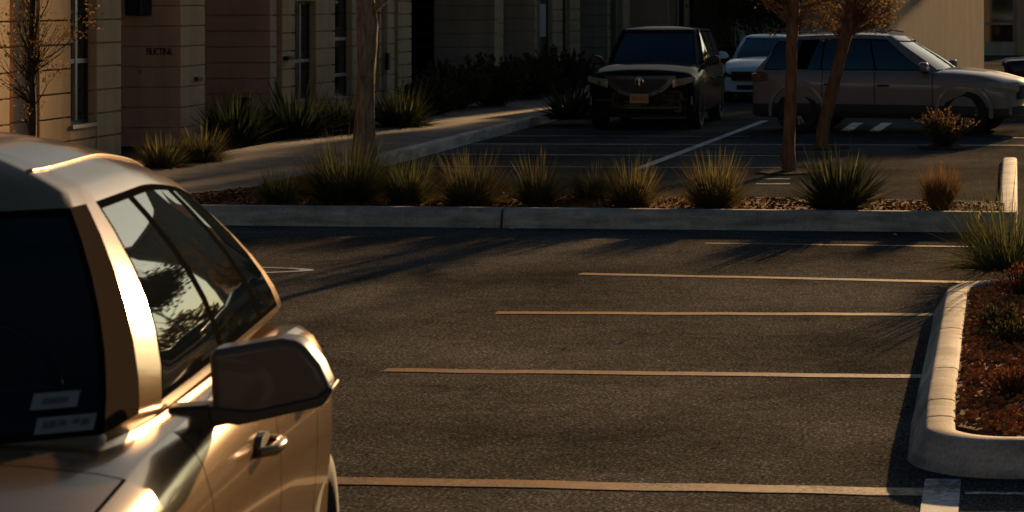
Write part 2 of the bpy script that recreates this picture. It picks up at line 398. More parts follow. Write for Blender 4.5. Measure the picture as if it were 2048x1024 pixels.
pxline([(1160, 548), (1948, 565)], .13, M['yellow'], seed=4)
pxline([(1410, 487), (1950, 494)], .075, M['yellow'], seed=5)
line([(-.27, 10.93), (-.27, 8.5)], .17, M['white'], .0085)
pxline([(1930, 988), (2700, 990)], .05, M['white'], seed=6)
# painted loop on the left
b = MB(); cc = gp(300, 541); n = 64; rx, ry, th = 1.38, .30, .075
for k in range(n):
    a = 2*math.pi*k/n; b.v += [(cc.x+rx*math.cos(a), cc.y+ry*math.sin(a), .004), (cc.x+(rx-th*1.6)*math.cos(a), cc.y+(ry-th)*math.sin(a), .004)]
    b.f.append((2*k, 2*k+1, (2*k+3) % (2*n), (2*k+2) % (2*n))); b.m.append(0)
tag(b.build('road_marking', M['white']), kind='structure')
# rear part of the lot
pxline([(900, 288), (2100, 291)], .10, M['white'], seed=7, wob=.01)
pxline([(880, 309), (1560, 312)], .08, M['white'], seed=8, wob=.01)
pxline([(860, 333), (1560, 336)], .07, M['white'], seed=9, wob=.01)
pxline([(985, 272), (1500, 273)], .08, M['white'], seed=10, wob=.01)
a, c = gp(1275, 340), gp(1530, 242)
line([(a.x-.02, a.y, 0), (c.x, c.y, 0)], .14, M['white'], .008)
for u in (1690, 1748):
    a, c = gp(u, 263), gp(u+26, 246); line([(a.x, a.y), (c.x, c.y)], .2, M['white'], .004, 'road_marking')
for v, u0 in ((358, 1525), (368, 1512)):
    a, c = gp(u0, v), gp(1580, v); line([(a.x, a.y), (c.x, c.y)], .13, M['white'], .004, 'road_marking')
a, c = gp(2003, 276), gp(2100, 276); line([(a.x, a.y), (c.x+3, c.y)], .1, M['white'], .004)
for (u, v) in ((1578, 345), (1640, 297), (1888, 296)):   # soil pits let into the asphalt
    p = gp(u, v); r = random.Random(u)
    sheet('tree_pit', [(p.x+(.42+r.uniform(-.06,.06))*math.cos(R(k*20)), p.y+(.5+r.uniform(-.06,.06))*math.sin(R(k*20))) for k in range(18)], .02, M['soil'], thick=.019)

# ------------------------------------------------------------------ loose bark chips, as one object per bed
def inside(p, poly):
    c = False; j = len(poly)-1
    for i in range(len(poly)):
        (x0, y0), (x1, y1) = poly[i], poly[j]
        if (y0 > p[1]) != (y1 > p[1]) and p[0] < (x1-x0)*(p[1]-y0)/(y1-y0)+x0: c = not c
        j = i
    return c
def chips(name, poly, z, n, seed, smin, smax, label, cm='chip'):
    r = random.Random(seed); b = MB(); xs = [p[0] for p in poly]; ys = [p[1] for p in poly]
    k = 0
    while k < n:
        x, y = r.uniform(min(xs), max(xs)), r.uniform(min(ys), max(ys))
        if not inside((x, y), poly): continue
        k += 1
        l, wd, t = r.uniform(smin, smax), r.uniform(.25, .5), r.uniform(.004, .01)
        mt = Matrix.Translation((x, y, z+r.uniform(.0, .03))) @ Matrix.Rotation(r.uniform(0, 6.28), 4, 'Z') @ Matrix.Rotation(r.uniform(-.7, .7), 4, 'X') @ Matrix.Rotation(r.uniform(-.6, .6), 4, 'Y')
        vs = [mt @ Vector(q) for q in ((-l,-l*wd,-t),(l,-l*wd*.6,-t),(l*.9,l*wd,-t),(-l*.8,l*wd*.8,-t),(-l,-l*wd,t),(l,-l*wd*.6,t),(l*.9,l*wd,t),(-l*.8,l*wd*.8,t))]
        b.add(vs, [(4,5,6,7),(0,1,5,4),(1,2,6,5),(2,3,7,6),(3,0,4,7)])
    return tag(b.build(name, M[cm], fixn=False), kind='stuff', label=label, cat='mulch')
chips('bark_mulch', [(-9.3, 23.75), (.02, 22.82), (.02, 24.2), (-3.2, 24.8), (-4.6, 25.1), (-6.3, 27.5), (-7.1, 29.1), (-8.4, 29.4), (-8.45, 26.2), (-9.0, 24.9)], .14, 5000, 3, .010, .026, 'reddish brown bark mulch in the long planting strip')
chips('bark_mulch', [(-.22, 11.6), (.1, 11.25), (1.2, 11.25), (1.4, 18.2), (.5, 17.8), (.1, 17.55), (-.22, 16.9)], .135, 9000, 4, .008, .022, 'rusty bark mulch inside the foreground kerb', 'chip_orange')

# ------------------------------------------------------------------ plants
def blades(b, r, loc, n, rad, ht, wd, spread, droop, seg=5, base=.3, mi=0, stiff=.5):
    for _ in range(n):
        a = r.uniform(0, 2*math.pi); rr = rad*base*math.sqrt(r.random()); lean = spread*(.12+.88*r.random()**.8); l = ht*r.uniform(.55, 1.12)
        da = a + r.uniform(-.5, .5); dx, dy = math.cos(da), math.sin(da)
        x, y = loc[0]+rr*math.cos(a), loc[1]+rr*math.sin(a); z = loc[2]-.02; p = Vector((x, y, z))
        el = math.pi/2 - min(lean*.92, 1.45); l *= 1-.22*min(lean, 1.5); wv = wd*r.uniform(.6, 1.3); tw = r.uniform(0, 3.14)
        side = Vector((-dy*math.cos(tw)+dx*.3, dx*math.cos(tw)+dy*.3, .25*math.sin(tw))).normalized()
        o = len(b.v)
        for i in range(seg+1):
            t = i/seg; w_ = wv*(1-t**1.6)*(.75+.5*t if t < .4 else 1)
            if i < seg: b.v += [tuple(p-side*w_/2), tuple(p+side*w_/2)]
            else: b.v.append(tuple(p))
            e = el - droop*.6*lean*t**1.4 - r.uniform(-.05, .05)
            p = p + Vector((dx*math.cos(e), dy*math.cos(e), math.sin(e)))*l/seg
        for i in range(seg-1): b.f.append((o+2*i, o+2*i+1, o+2*i+3, o+2*i+2)); b.m.append(mi)
        b.f.append((o+2*seg-2, o+2*seg-1, o+2*seg)); b.m.append(mi)
def tuft(loc, rad, ht, n_, label, mats, seed, wd=.009, spread=1.3, droop=.55, name='grass_tuft', cat='ornamental grass', group=None, base=.3, mix=.3, seg=5):
    r = random.Random(seed); b = MB(); n = int(n_*2.3); rad *= 1.35; ht *= 1.28
    wd = wd*1.45; n = int(n*.75)
    blades(b, r, (0, 0, 0), int(n*(1-mix)), rad, ht, wd, spread, droop, seg, base, 0)
    blades(b, r, (0, 0, 0), int(n*mix), rad, ht*.85, wd*.9, spread*1.25, droop*1.5, seg, base, 1)
    o = b.build(name, mats, fixn=False, smooth=True, ang=None); o.location = loc
    return tag(o, label, cat, group)
GR = [M['grass'], M['grass_dry']]; GG = [M['grass_green'], M['grass']]; GD = [M['grass_dry'], M['grass']]
zi = .15
row = 'grass tufts planted along the kerb strip'
def at(u, v, z=zi): return gp(u, v, z)
tuft(at(560,407), .25, .36, 420, 'small dark green tuft at the left end of the kerb row, beside bare mulch', GG, 11, group=row, spread=1.15)
tuft(at(697,404), .42, .66, 900, 'largest green tuft in front of the rough grey trunk', GG, 12, wd=.011, group=row, base=.4, spread=1.25)
tuft(at(815,406), .3, .48, 640, 'round dark tuft just right of the grey trunk, stems showing at its foot', GG, 13, group=row, spread=1.2)
tuft(at(942,408), .36, .54, 760, 'wide golden tuft above the dark kerb joint', GR, 14, group=row, spread=1.45)
tuft(at(1075,409), .24, .50, 560, 'upright golden tuft just right of the kerb joint', GR, 15, group=row, spread=1.15)
tuft(at(1185,397), .22, .40, 460, 'smaller pale tuft set back from the kerb between two taller ones', GR, 16, group=row, spread=1.3)
tuft(at(1265,412), .28, .50, 600, 'golden tuft where the diagonal white line meets the strip', GR, 17, group=row, spread=1.3)
tuft(at(1430,415), .32, .55, 700, 'tall fanned tuft left of the pale rear kerb', GR, 18, group=row, spread=1.25)
tuft(at(1678,419), .36, .62, 430, 'dark broad leaved clump at the foot of the reddish trunk', [M['agave'], M['grass']], 19, wd=.024, group=row, spread=1.35, mix=.2, name='strap_leaf_clump', cat='plant', droop=.4)
tuft(at(1880,421), .15, .44, 420, 'narrow bristly reddish tuft near the white kerb', GD, 20, group=row, spread=.75, droop=.35)
# dry litter skirts between the tufts
def strew(pts, label):
    b = MB(); r = random.Random(5)
    for (u, v) in pts: blades(b, r, tuple(at(u, v)), 260, .36, .26, .007, 2.9, .45, 4, 1.3)
    return tag(b.build('dry_grass_litter', M['grass_dry'], fixn=False), label, 'dry grass', kind='stuff')
strew([(620,405),(770,403),(870,408),(1010,409),(1130,402),(1225,405),(1330,410),(1370,412),(1520,415),(1780,417),(1830,419),(1940,424)], 'dry fallen grass between the tufts of the strip')
p = gp(2018, 528, .14)
tuft((p.x, p.y, .12), .4, .74, 700, 'arching grass tuft spilling over the foreground kerb', GG, 21, wd=.0075, spread=1.7, droop=.6, base=.45)
def twiggy(loc, rad, ht, n, label, mats, seed, name='low_shrub', cat='shrub', leaf=.02, up=.7, group=None):
    r = random.Random(seed); b = MB()
    for _ in range(n):
        a = r.uniform(0, 6.28); e = lerp(r.uniform(.25, 1.5), 1.35, up*r.random()); l = ht*r.uniform(.6, 1.1)
        d = Vector((math.cos(a)*math.cos(e), math.sin(a)*math.cos(e), math.sin(e))); p0 = Vector((rad*.3*math.cos(a)*r.random(), rad*.3*math.sin(a)*r.random(), 0))
        pts = [p0 + d*l*t + Vector((0, 0, l*.12*t*t)) for t in (0, .5, 1)]
        b.tube(pts, [.006, .004, .002], 4, 1, cap=False)
        for k in range(int(11*l/.4)+6):
            t = r.uniform(.25, 1.02); q = pts[0].lerp(pts[2], t); s = leaf*r.uniform(.6, 1.3)
            ax = (d + Vector((r.uniform(-1,1), r.uniform(-1,1), r.uniform(-.4,1)))).normalized(); sd_ = ax.cross(Vector((r.uniform(-1,1), r.uniform(-1,1), r.uniform(-1,1)))).normalized()
            b.add([q, q+ax*s+sd_*s*.45, q+ax*s*2.2, q+ax*s-sd_*s*.45], [(0,1,2,3)])
    o = b.build(name, mats, fixn=False); o.location = loc; return tag(o, label, cat, group)
p = gp(1888, 294); twiggy((p.x, p.y, 0), .3, .52, 120, 'spiky golden shrub standing in the lot before the grey car', [M['goldleaf'], M['darkbark']], 31, leaf=.02, up=.5)
p = gp(1995, 655, .14); twiggy(p, .3, .13, 90, 'dark low shrub behind the middle of the foreground kerb', [M['shrub'], M['darkbark']], 32, leaf=.014, up=.2)
p = gp(2030, 700, .14); twiggy((p.x, p.y+.3, .14),   .3, .13, 90, 'dark low shrub at the photo edge above the rusty one', [M['shrub'], M['darkbark']], 33, leaf=.014, up=.2)
p = gp(2022, 790, .14); twiggy(p, .2, .13, 80, 'rust coloured low shrub in the foreground mulch', [M['redshrub'], M['darkbark']], 34, leaf=.011, up=.2)
p = gp(2040, 590, .14); twiggy(p, .2, .2, 70, 'rusty shrub behind the arching grass tuft', [M['redshrub'], M['darkbark']], 35, leaf=.014, up=.2)
# bed by the building
bed = 'plants in the bed along the building'
tuft(gp(325,338,.13), .3, .46, 420, 'golden green tuft by the walkway nearest the silver car', [M['grass'], M['grass_green']], 41, wd=.014, spread=1.5, group=bed)
tuft(gp(405,326,.13), .34, .50, 520, 'bushy green tuft at the foot of the lettered pillar', [M['grass'], M['shrub']], 42, wd=.014, spread=1.4, group=bed)
tuft(gp(470,291,.13), .45, .78, 260, 'dark agave clump right of the lettered pillar', [M['agave'], M['agave']], 43, wd=.04, spread=1.2, droop=.35, name='strap_leaf_clump', cat='plant', group=bed)
tuft(gp(590,276,.13), .55, .85, 260, 'wide dark agave clump under the tall window', [M['agave'], M['agave']], 44, wd=.045, spread=1.5, droop=.3, name='strap_leaf_clump', cat='plant', group=bed)
tuft(gp(680,268,.13), .45, .66, 240, 'dark agave clump left of the grey trunk', [M['agave'], M['agave']], 45, wd=.04, spread=1.4, droop=.3, name='strap_leaf_clump', cat='plant', group=bed)
tuft(gp(800,255,.13), .6, .72, 420, 'dark clump right of the grey trunk', [M['agave'], M['grass_green']], 46, wd=.03, spread=1.5, name='strap_leaf_clump', cat='plant', group=bed)
for i, (u, v, rad, ht, lb) in enumerate(((905, 222, .7, .8, 'dark shrub at the left foot of the wide brown wall'), (985, 214, .75, .85, 'dark shrub at the outer corner of the wide brown wall'), (1055, 200, .8, .8, 'dark shrub beside the end of the walkway'), (1120, 190, .9, .9, 'dark shrub under the window with papers'), (860, 232, .6, .6, 'low dark shrub between the clump and the wide brown wall'))):
    twiggy(gp(u, v, .12), rad, ht, 170, lb, [M['shrub'], M['darkbark']], 50+i, name='bed_shrub', leaf=.05, up=.3, group=bed)
tuft(gp(1140,236,.13), .45, .7, 200, 'dark agave clump beside the black car', [M['agave'], M['agave']], 47, wd=.045, spread=1.55, droop=.3, name='strap_leaf_clump', cat='plant', group=bed)

# ------------------------------------------------------------------ trees
def leaves_at(b, r, c, rad, n, s, mi=0):
    for _ in range(n):
        q = c + Vector((r.gauss(0, .5), r.gauss(0, .5), r.gauss(0, .4)))*rad
        ax = Vector((r.uniform(-1,1), r.uniform(-1,1), r.uniform(-1,1))).normalized(); sd_ = ax.cross(Vector((r.uniform(-1,1), r.uniform(-1,1), .3))).normalized(); k = s*r.uniform(.6, 1.4)
        b.add([q, q+ax*k*.5+sd_*k*.3, q+ax*k, q+ax*k*.5-sd_*k*.3], [(0,1,2,3)], mi)
def grow(bw, bl, r, p, d, l, rad, depth, leaf, nleaf, lrad, spread=.75, up=.15, minz=None):
    pts, rr = [p], [rad]
    for i in range(3):
        d = (d + Vector((r.uniform(-.18,.18), r.uniform(-.18,.18), r.uniform(-.08,.14)+up*.2))).normalized(); p = p + d*l/3; pts.append(p); rr.append(rad*(1-.15*(i+1)))
    bw.tube(pts, rr, max(4, 8-2*(3-min(depth,3))), cap=False)
    if depth <= 1: leaves_at(bl, r, p, lrad, nleaf, leaf)
    if depth == 0: return
    for k in range(r.choice((2, 3, 3))):
        nd = (d + Vector((r.uniform(-1,1), r.uniform(-1,1), r.uniform(-.35,.8)))*spread).normalized()
        grow(bw, bl, r, pts[-1] if k else pts[-2], nd, l*r.uniform(.62, .85), rr[-1]*.62, depth-1, leaf, nleaf, lrad, spread, up)
def tree(name, label, base, trunk_pts, rads, bark, leafm, branches, seed, leaf=.05, nleaf=30, lrad=.3, group=None, n=14, rough=.06, cat='tree', clumps=()):
    r = random.Random(seed); root = empty(name, base, label=label, cat=cat, group=group)
    bw, bl = MB(), MB(); tp = [Vector(p) for p in trunk_pts]
    # a finer trunk with uneven bark ridges
    fine, fr = [], []; S = 6
    for i in range(len(tp)-1):
        for k in range(S):
            fine.append(tp[i].lerp(tp[i+1], k/S)); fr.append(lerp(rads[i], rads[i+1], k/S))
    fine.append(tp[-1]); fr.append(rads[-1])
    ph = [r.uniform(0, 6.28) for _ in range(6)]
    wob = lambda i, k: 1 + rough*math.sin(5*6.283*k/n+ph[0]+i*.22) + rough*.7*math.sin(3*6.283*k/n+ph[1]-i*.3) + r.uniform(-rough, rough)*.8
    bw.tube(fine, fr, n, wob=wob)
    bw.build('trunk', bark, root, smooth=True, ang=60)
    bb = MB()
    for (f, d, l, rad, dep) in branches:
        i = min(int(f*(len(fine)-1)), len(fine)-1)
        grow(bb, bl, r, fine[i], Vector(d).normalized(), l, rad, dep, leaf, nleaf, lrad)
    for (c_, rad_, n_, f_) in clumps:
        c_ = Vector(c_); st = fine[min(int(f_*(len(fine)-1)), len(fine)-1)]
        for _ in range(n_):
            q = c_ + Vector((r.uniform(-1,1), r.uniform(-.8,.8), r.uniform(-1,1)))*rad_; md = st.lerp(q, .5)+Vector((r.uniform(-.06,.06), r.uniform(-.06,.06), r.uniform(-.05,.1)))
            if (q-c_).length > rad_*1.15: continue
            bb.tube([st, md, q], [.008, .005, .0025], 4, cap=False); leaves_at(bl, r, q, .11, nleaf, leaf*.8); leaves_at(bl, r, md.lerp(q, .5), .08, nleaf//2, leaf*.7)
    bb.build('branch', bark, root, smooth=True, ang=None, fixn=False)
    bl.build('crown', leafm, root, fixn=False)
    return root
# rough grey trunk
p = gp(729, 352, .14); s = p.y/F
tree('street_tree', 'thick rough grey brown trunk rising between the kerb grasses', (p.x, p.y, .1), [(-.0,0,-.05), (.0,.0,.25), (.01,0,.7), (.02,0,1.2), (.03,0,1.85), (-.0,0,2.3), (-.08,.05,3.0)], [.20,.155,.118,.105,.125,.10,.07], M['bark'], M['darkleaf'],
     [(.745, (1,.05,.75), .75, .05, 4), (.8, (-.7,.2,1), 1.0, .05, 4), (.83, (.2,.6,1), 1.0, .06, 4), (1, (-.3,-.2,1), 1.1, .06, 4), (1, (.5,.2,1), 1.0, .06, 4)], 71, leaf=.05, nleaf=16, lrad=.3, n=22, rough=.05)
# small tree in front of the tan wall
p = Vector((-11.35, 27.0, .12))
tree('slender_tree', 'slender young tree with sparse glinting leaves before the tan wall', p, [(0,0,0), (.02,0,.8), (.0,0,1.5), (.03,0,2.4), (.0,0,3.4)], [.045,.04,.034,.028,.018], M['darkbark'], M['goldleaf'],
     [(.30, (.9,-.1,.8), .3, .009, 2), (.42, (1,0,.9), .42, .01, 2), (.47, (1,.2,.75), .5, .01, 2), (.36, (-1,0,.75), .45, .011, 2), (.44, (-1,-.2,.6), .4, .01, 2), (.5, (-.6,.1,1), .5, .012, 2), (.6, (.7,0,1), .5, .01, 2), (.65, (-.4,0,1), .5, .01, 2), (.78, (.5,.3,1), .5, .01, 2), (.9, (-.4,0,1), .5, .01, 2)], 72, leaf=.042, nleaf=7, lrad=.11, n=8, rough=.04, clumps=[((-.22,0,1.25), .2, 22, .3), ((-.12,0,1.7), .22, 22, .4), ((.22,0,1.85), .22, 22, .42), ((.0,0,1.5), .12, 20, .36), ((.0,0,2.1), .2, 26, .5), ((.0,0,.9), .1, 16, .2)])
# two reddish trunks on the right
p = gp(1577, 344)
tree('street_tree', 'straight reddish trunk with bare twigs before the grey car', (p.x, p.y, 0), [(0,0,-.05), (.0,0,.3), (.03,0,.9), (.04,0,1.6), (.06,0,2.05), (.09,0,2.7), (.1,0,3.4)], [.10,.085,.078,.074,.085,.055,.04], M['redbark'], M['darkleaf'],
     [(.66, (-.9,-.2,.55), .5, .03, 3), (.7, (.9,.1,.35), .55, .022, 3), (.74, (-.8,.3,.2), .5, .02, 3), (.8, (.6,-.3,1), .7, .03, 3), (.9, (-.5,.3,1), .8, .03, 3), (1, (.3,.2,1), .8, .035, 3)], 73, leaf=.05, nleaf=6, lrad=.22, n=14, rough=.05, clumps=[((-.15,0,2.1), .32, 26, .62), ((.35,0,2.1), .3, 26, .64), ((0,0,2.5), .6, 40, .72)])
p = gp(1641, 297)
tree('street_tree', 'leaning reddish trunk under a tuft of golden leaves', (p.x, p.y, 0), [(0,0,-.05), (.05,0,.35), (.19,0,.95), (.33,0,1.5), (.45,0,1.95), (.5,0,2.5), (.5,0,3.2)], [.11,.095,.09,.092,.10,.06,.04], M['redbark'], M['goldleaf'],
     [(.63, (.9,-.1,.55), .5, .025, 3), (.66, (.8,.3,.35), .45, .02, 3), (.68, (1,-.2,.75), .6, .02, 3), (.66, (-.8,0,.7), .5, .02, 3), (.62, (.5,-.5,.6), .4, .02, 3), (.60, (1,.1,.5), .5, .02, 3), (.64, (1,.3,.9), .55, .02, 3), (.66, (.7,-.4,1), .5, .02, 3), (.60, (-.9,.3,.5), .5, .018, 3), (.75, (.5,.2,1), .7, .03, 3), (.9, (-.5,.2,1), .8, .03, 3), (1, (.2,.1,1), .8, .03, 3)], 74, leaf=.055, nleaf=9, lrad=.16, n=14, rough=.05, clumps=[((.85,0,2.12), .3, 46, .60), ((.6,0,2.1), .28, 34, .58), ((.1,0,2.15), .36, 40, .58), ((.6,0,2.6), .7, 80, .66)])
# bushes beyond the black car
for i, (x, y, s_, lb) in enumerate(((-7.75, 71, 1.0, 'tall dry bush between the building end and the white car'), (-6.6, 67, .95, 'dry bush behind the roof of the white car'))):
    r = random.Random(80+i); root = empty('dry_bush', (x, y, 0), label=lb, cat='bush'); bw, bl = MB(), MB()
    for k in range(16):
        a = r.uniform(0, 6.28); grow(bw, bl, r, Vector((.2*math.cos(a), .2*math.sin(a), 0)), Vector((math.cos(a)*.5, math.sin(a)*.5, 1)).normalized(), 1.1*s_, .035, 3, .11, 9, .3, .5, .3)
    bw.build('stem', M['darkbark'], root, smooth=True, ang=None, fixn=False); bl.build('foliage', M['darkleaf'], root, fixn=False)

# ------------------------------------------------------------------ the building on the left
bld = empty('office_building', (-12.3, 32, .1), label='long brown and tan block building with tall dark windows along the walkway', cat='building')
inv = Vector((12.3, -32, -.1))
def B(mb, name, mats, bevel=0, parent=bld, **k):
    mb.v = [tuple(Vector(v)+inv) for v in mb.v]
    return mb.build(name, mats, parent, bevel=bevel, **k)
TOP = 6.0
def courses(mb, x0, x1, y0, y1, h, z0=.1, z1=TOP, gap=.022, ph=0, ins=.045):
    mb.box((x0+ins, y0+ins, z0), (x1-ins, y1-ins, z1))
    z = z0-ph
    while z < z1:
        a, c = max(z, z0), min(z+h-gap, z1)
        if c-a > .03: mb.box((x0, y0, a), (x1, y1, c))
        z += h
def pier(y0, y1, xf, m, h=.32, dep=.5, ph=0):
    b = MB(); courses(b, xf-dep, xf, y0, y1, h, ph=ph); return B(b, 'pier', m, .008)
def block(y0, y1, xf, m, h=.27, x0=-21, ph=0):
    b = MB(); courses(b, x0, xf, y0, y1, h, ph=ph); return B(b, 'wall', m, .008)
def window(y0, y1, xf, z0, z1, trans=(), mull=(), back=.10, sill=True, fr=.05, fm='frame', light=True):
    b = MB(); x = xf-back
    b.box((x-.05, y0, z0), (x, y0+fr, z1)); b.box((x-.05, y1-fr, z0), (x, y1, z1)); b.box((x-.05, y0+fr, z0), (x, y1-fr, z0+fr)); b.box((x-.05, y0+fr, z1-fr), (x, y1-fr, z1))
    w_ = B(b, 'window', M[fm]); w_0 = w_
    pb = MB(); pb.box((x-.035, y0+fr*.8, z0+fr*.8), (x-.02, y1-fr*.8, z1-fr*.8)); B(pb, 'pane', M['pane'], parent=w_0)
    if trans or mull:
        tb = MB()
        for z in trans: tb = MB(); tb.box((x-.045, y0+fr, z-.03), (x+.012, y1-fr, z+.03)); B(tb, 'transom', M['alu'], parent=w_0)
        for y in mull: tb = MB(); tb.box((x-.043, y-.035, z0+fr), (x+.02, y+.035, z1-fr)); B(tb, 'mullion', M['alu'], parent=w_0)
    if sill:
        sb = MB(); sb.box((x-.04, y0, z0-.05), (xf+.03, y1, z0)); B(sb, 'sill', M['alu'], parent=w_0)
        if z0 > .2:
            wb = MB(); courses(wb, xf-.4, xf-.012, y0+.004, y1-.004, .32, .1, z0-.052); B(wb, 'wall', M['tan_grey'], .006)
    return w_0
def zat(v, d): return H - v*d/F
# backing wall behind all the recesses
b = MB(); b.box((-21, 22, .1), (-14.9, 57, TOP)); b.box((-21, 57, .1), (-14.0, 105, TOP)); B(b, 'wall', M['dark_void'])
XF = -12.3
pier(26.0, 28.62, XF, M['tan'])
window(28.62, 29.0, XF, .15, 4.6, back=.3, sill=False)
pier(29.0, 29.46, XF-.12, M['brown'])
pier(29.5, 30.5, XF, M['tan'])
window(30.5, 31.38, XF, .62, 4.6, trans=(1.46,), mull=(30.93,), back=.12)
pier(31.38, 32.25, XF, M['tan_grey'])
db = MB(); db.box((-13.6, 32.25, .1), (-13.55, 34.1, 3)); d_ = B(db, 'door', M['frame'])
db = MB(); db.box((-13.545, 32.4, .3), (-13.53, 33.9, 2.8)); B(db, 'pane', M['pane'], parent=d_)
db = MB(); db.tube([(-13.48, 33.8, .9), (-13.48, 33.8, 1.3)], [.015, .015], 6); B(db, 'handle', M['alu'], parent=d_)
lb = MB(); lb.box((-12.75, 33.55, 2.05), (-12.5, 33.97, 2.45)); B(lb, 'wall_lamp', M['black'], .02)
# lettered pillar
PX, PD = -12.09, 34.0
b = MB(); courses(b, -13.6, PX, PD, 35.04, .30, .1, TOP, .014); o = B(b, 'pillar', [M['brown'], M['tan_grey']], .008)
for f in o.data.polygons:
    if f.normal.x > .5: f.material_index = 1
knob = MB(); knob.lathe([(.0,-.05),(.03,-.05),(.035,-.03),(.02,-.01),(.02,.03)], 'y', 12, ((281-UX)*PD/F, PD-.02, zat(143, PD))); B(knob, 'bell_button', M['alu'], smooth=True)
pl = MB(); y_ = 34.6; pl.box((PX-.01, 34.58, zat(162, y_)), (PX+.05, 34.8, zat(154, y_))); B(pl, 'socket_box', M['black'], .006)
tx = bpy.data.curves.new('sign_lettering', 'FONT'); tx.body = 'FIUCTIN6'; tx.size = .15; tx.extrude = .008; tx.space_character = .92
to = bpy.data.objects.new('sign_lettering', tx); C.objects.link(to)
bpy.context.view_layer.update()
me = bpy.data.meshes.new_from_object(to.evaluated_get(bpy.context.evaluated_depsgraph_get())); bpy.data.objects.remove(to)
to = bpy.data.objects.new('sign_lettering', me); C.objects.link(to); me.materials.clear(); me.materials.append(M['ink'])
to.parent = bld; to.rotation_euler = (R(90), 0, 0); to.location = Vector(((293-UX)*PD/F, PD-.009, zat(110, PD))) + inv
wd_ = max(v.co.x for v in me.vertices); to.scale = (.375/wd_, 1, 1)
# wide brown wall and the window bays behind the grey trunk
block(40.0, 40.35, -12.67, M['brown'], .275)
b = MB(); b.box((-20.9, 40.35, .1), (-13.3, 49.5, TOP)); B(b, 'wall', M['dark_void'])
bx = MB(); a_ = (465-UX)*39.8/F; c_ = (497-UX)*39.8/F; bx.box((a_, 39.75, zat(221, 39.8)), (c_, 40.0, zat(195, 39.8))); B(bx, 'meter_box', M['black'], .02)
X2 = -12.67
def D2(u): return -X2*F/(UX-u)
window(40.35, D2(565), X2, .15, 4.6, trans=(1.2,), back=.18, sill=False)
pier(D2(565), D2(590), X2, M['tan_grey']); 
bx = MB(); bx.box((X2-.01, D2(566), zat(119, 41)), (X2+.1, D2(578), zat(112, 41))); B(bx, 'socket_box', M['black'], .006)
window(D2(590), D2(632), X2, .45, 2.25, trans=(zat(122, 42),), mull=((D2(590)+D2(632))/2,), back=.12)
b = MB(); courses(b, X2-.4, X2-.004, D2(590)+.004, D2(632)-.004, .32, 2.26); B(b, 'wall', M['tan_grey'], .006)
pier(D2(632), D2(670), X2, M['tan_grey'])
window(D2(670), D2(705), X2, zat(193, 44.5), 4.6, trans=(zat(78, 44.5), zat(150, 44.5)), back=.12)
pier(D2(705), D2(750), X2, M['tan_grey'])
window(D2(750), D2(764), X2, .5, 4.6, back=.14)
pier(D2(764), D2(768), X2-.05, M['tan_grey'])
window(D2(768), D2(775), X2, .3, 4.6, back=.14, sill=False)
pier(D2(775), D2(789), X2, M['tan_grey'])
window(D2(789), D2(797), X2, .15, 4.6, back=.14, sill=False)
pier(D2(797), D2(823), X2, M['tan_grey'], .27)
bx = MB(); bx.box((X2-.01, D2(768)+.1, zat(140, 47.5)), (X2+.06, D2(772)+.1, zat(106, 47.5))); B(bx, 'socket_box', M['black'], .006)
# second wide brown wall
block(57.0, 57.9, -12.5, M['brown'], .34)
b = MB(); courses(b, -12.9, -12.49, 57.25, 57.95, .32); B(b, 'pier', M['tan_grey'], .008)
block(61.4, 61.7, -12.4, M['brown'], .34)
X3 = -12.4
def D3(u): return -X3*F/(UX-u)
pier(61.7, D3(1080), X3, M['tan'])
w_ = window(D3(1080), D3(1105), X3, .15, 4.6, back=.12, sill=False)
b = MB(); b.box((X3-.11, D3(1087), zat(73, 63.3)), (X3-.1, D3(1099), zat(8, 63.3))); B(b, 'paper_notice', M['paper'], parent=w_)
b = MB(); b.box((X3-.11, D3(1087), zat(152, 63.3)), (X3-.1, D3(1099), zat(132, 63.3))); B(b, 'paper_notice', M['paper'], parent=w_)
pier(D3(1105), D3(1125), X3, M['tan_grey'])
w_ = window(D3(1125), D3(1140), X3, .12, 4.6, back=.14, sill=False)
b = MB(); b.box((X3-.13, D3(1127), zat(112, 66)), (X3-.1, D3(1135), zat(101, 66))); B(b, 'paper_notice', M['paper'], parent=w_)
pier(D3(1140), D3(1160), X3, M['tan_grey'])
b = MB(); b.box((X3-.01, D3(1108), zat(92, 64.5)), (X3+.04, D3(1123), zat(86, 64.5))); B(b, 'name_plate', M['pale_plastic'], .004)
block(72.8, 73.2, X3, M['brown'], .34)
pier(73.2, D3(1222), X3, M['tan']); window(D3(1222), D3(1232), X3, .2, 4.6, back=.14, sill=False); pier(D3(1232), D3(1238), X3, M['tan']); window(D3(1238), D3(1246), X3, .2, 4.6, back=.14, sill=False)
pier(D3(1246), D3(1255), X3, M['tan_grey']); pier(D3(1255), 79, X3-.3, M['brown'])
block(86.0, 86.4, X3, M['brown'], .34); pier(86.4, D3(1352), X3, M['tan']); window(D3(1352), D3(1375), X3, .3, 4.6, back=.14, mull=(D3(1364),), sill=False); pier(D3(1375), 93.5, X3-.2, M['brown'])
block(105, 105.4, X3, M['brown'], .34); pier(105.4, 108, X3, M['tan'])
b = MB(); b.box((-21.2, 21.8, TOP), (-11.8, 108.4, TOP+.35)); B(b, 'roof', M['brown'], .02)
# recess doors
for (y0, y1, x) in ((50.2, 51.6, -14.7), (53, 54.5, -14.7)):
    b = MB(); b.box((x-.2, y0, .1), (x-.13, y1, 2.5)); d_ = B(b, 'door', M['frame']); b = MB(); b.box((x-.128, y0+.12, .3), (x-.12, y1-.12, 2.4)); B(b, 'pane', M['pane'], parent=d_)

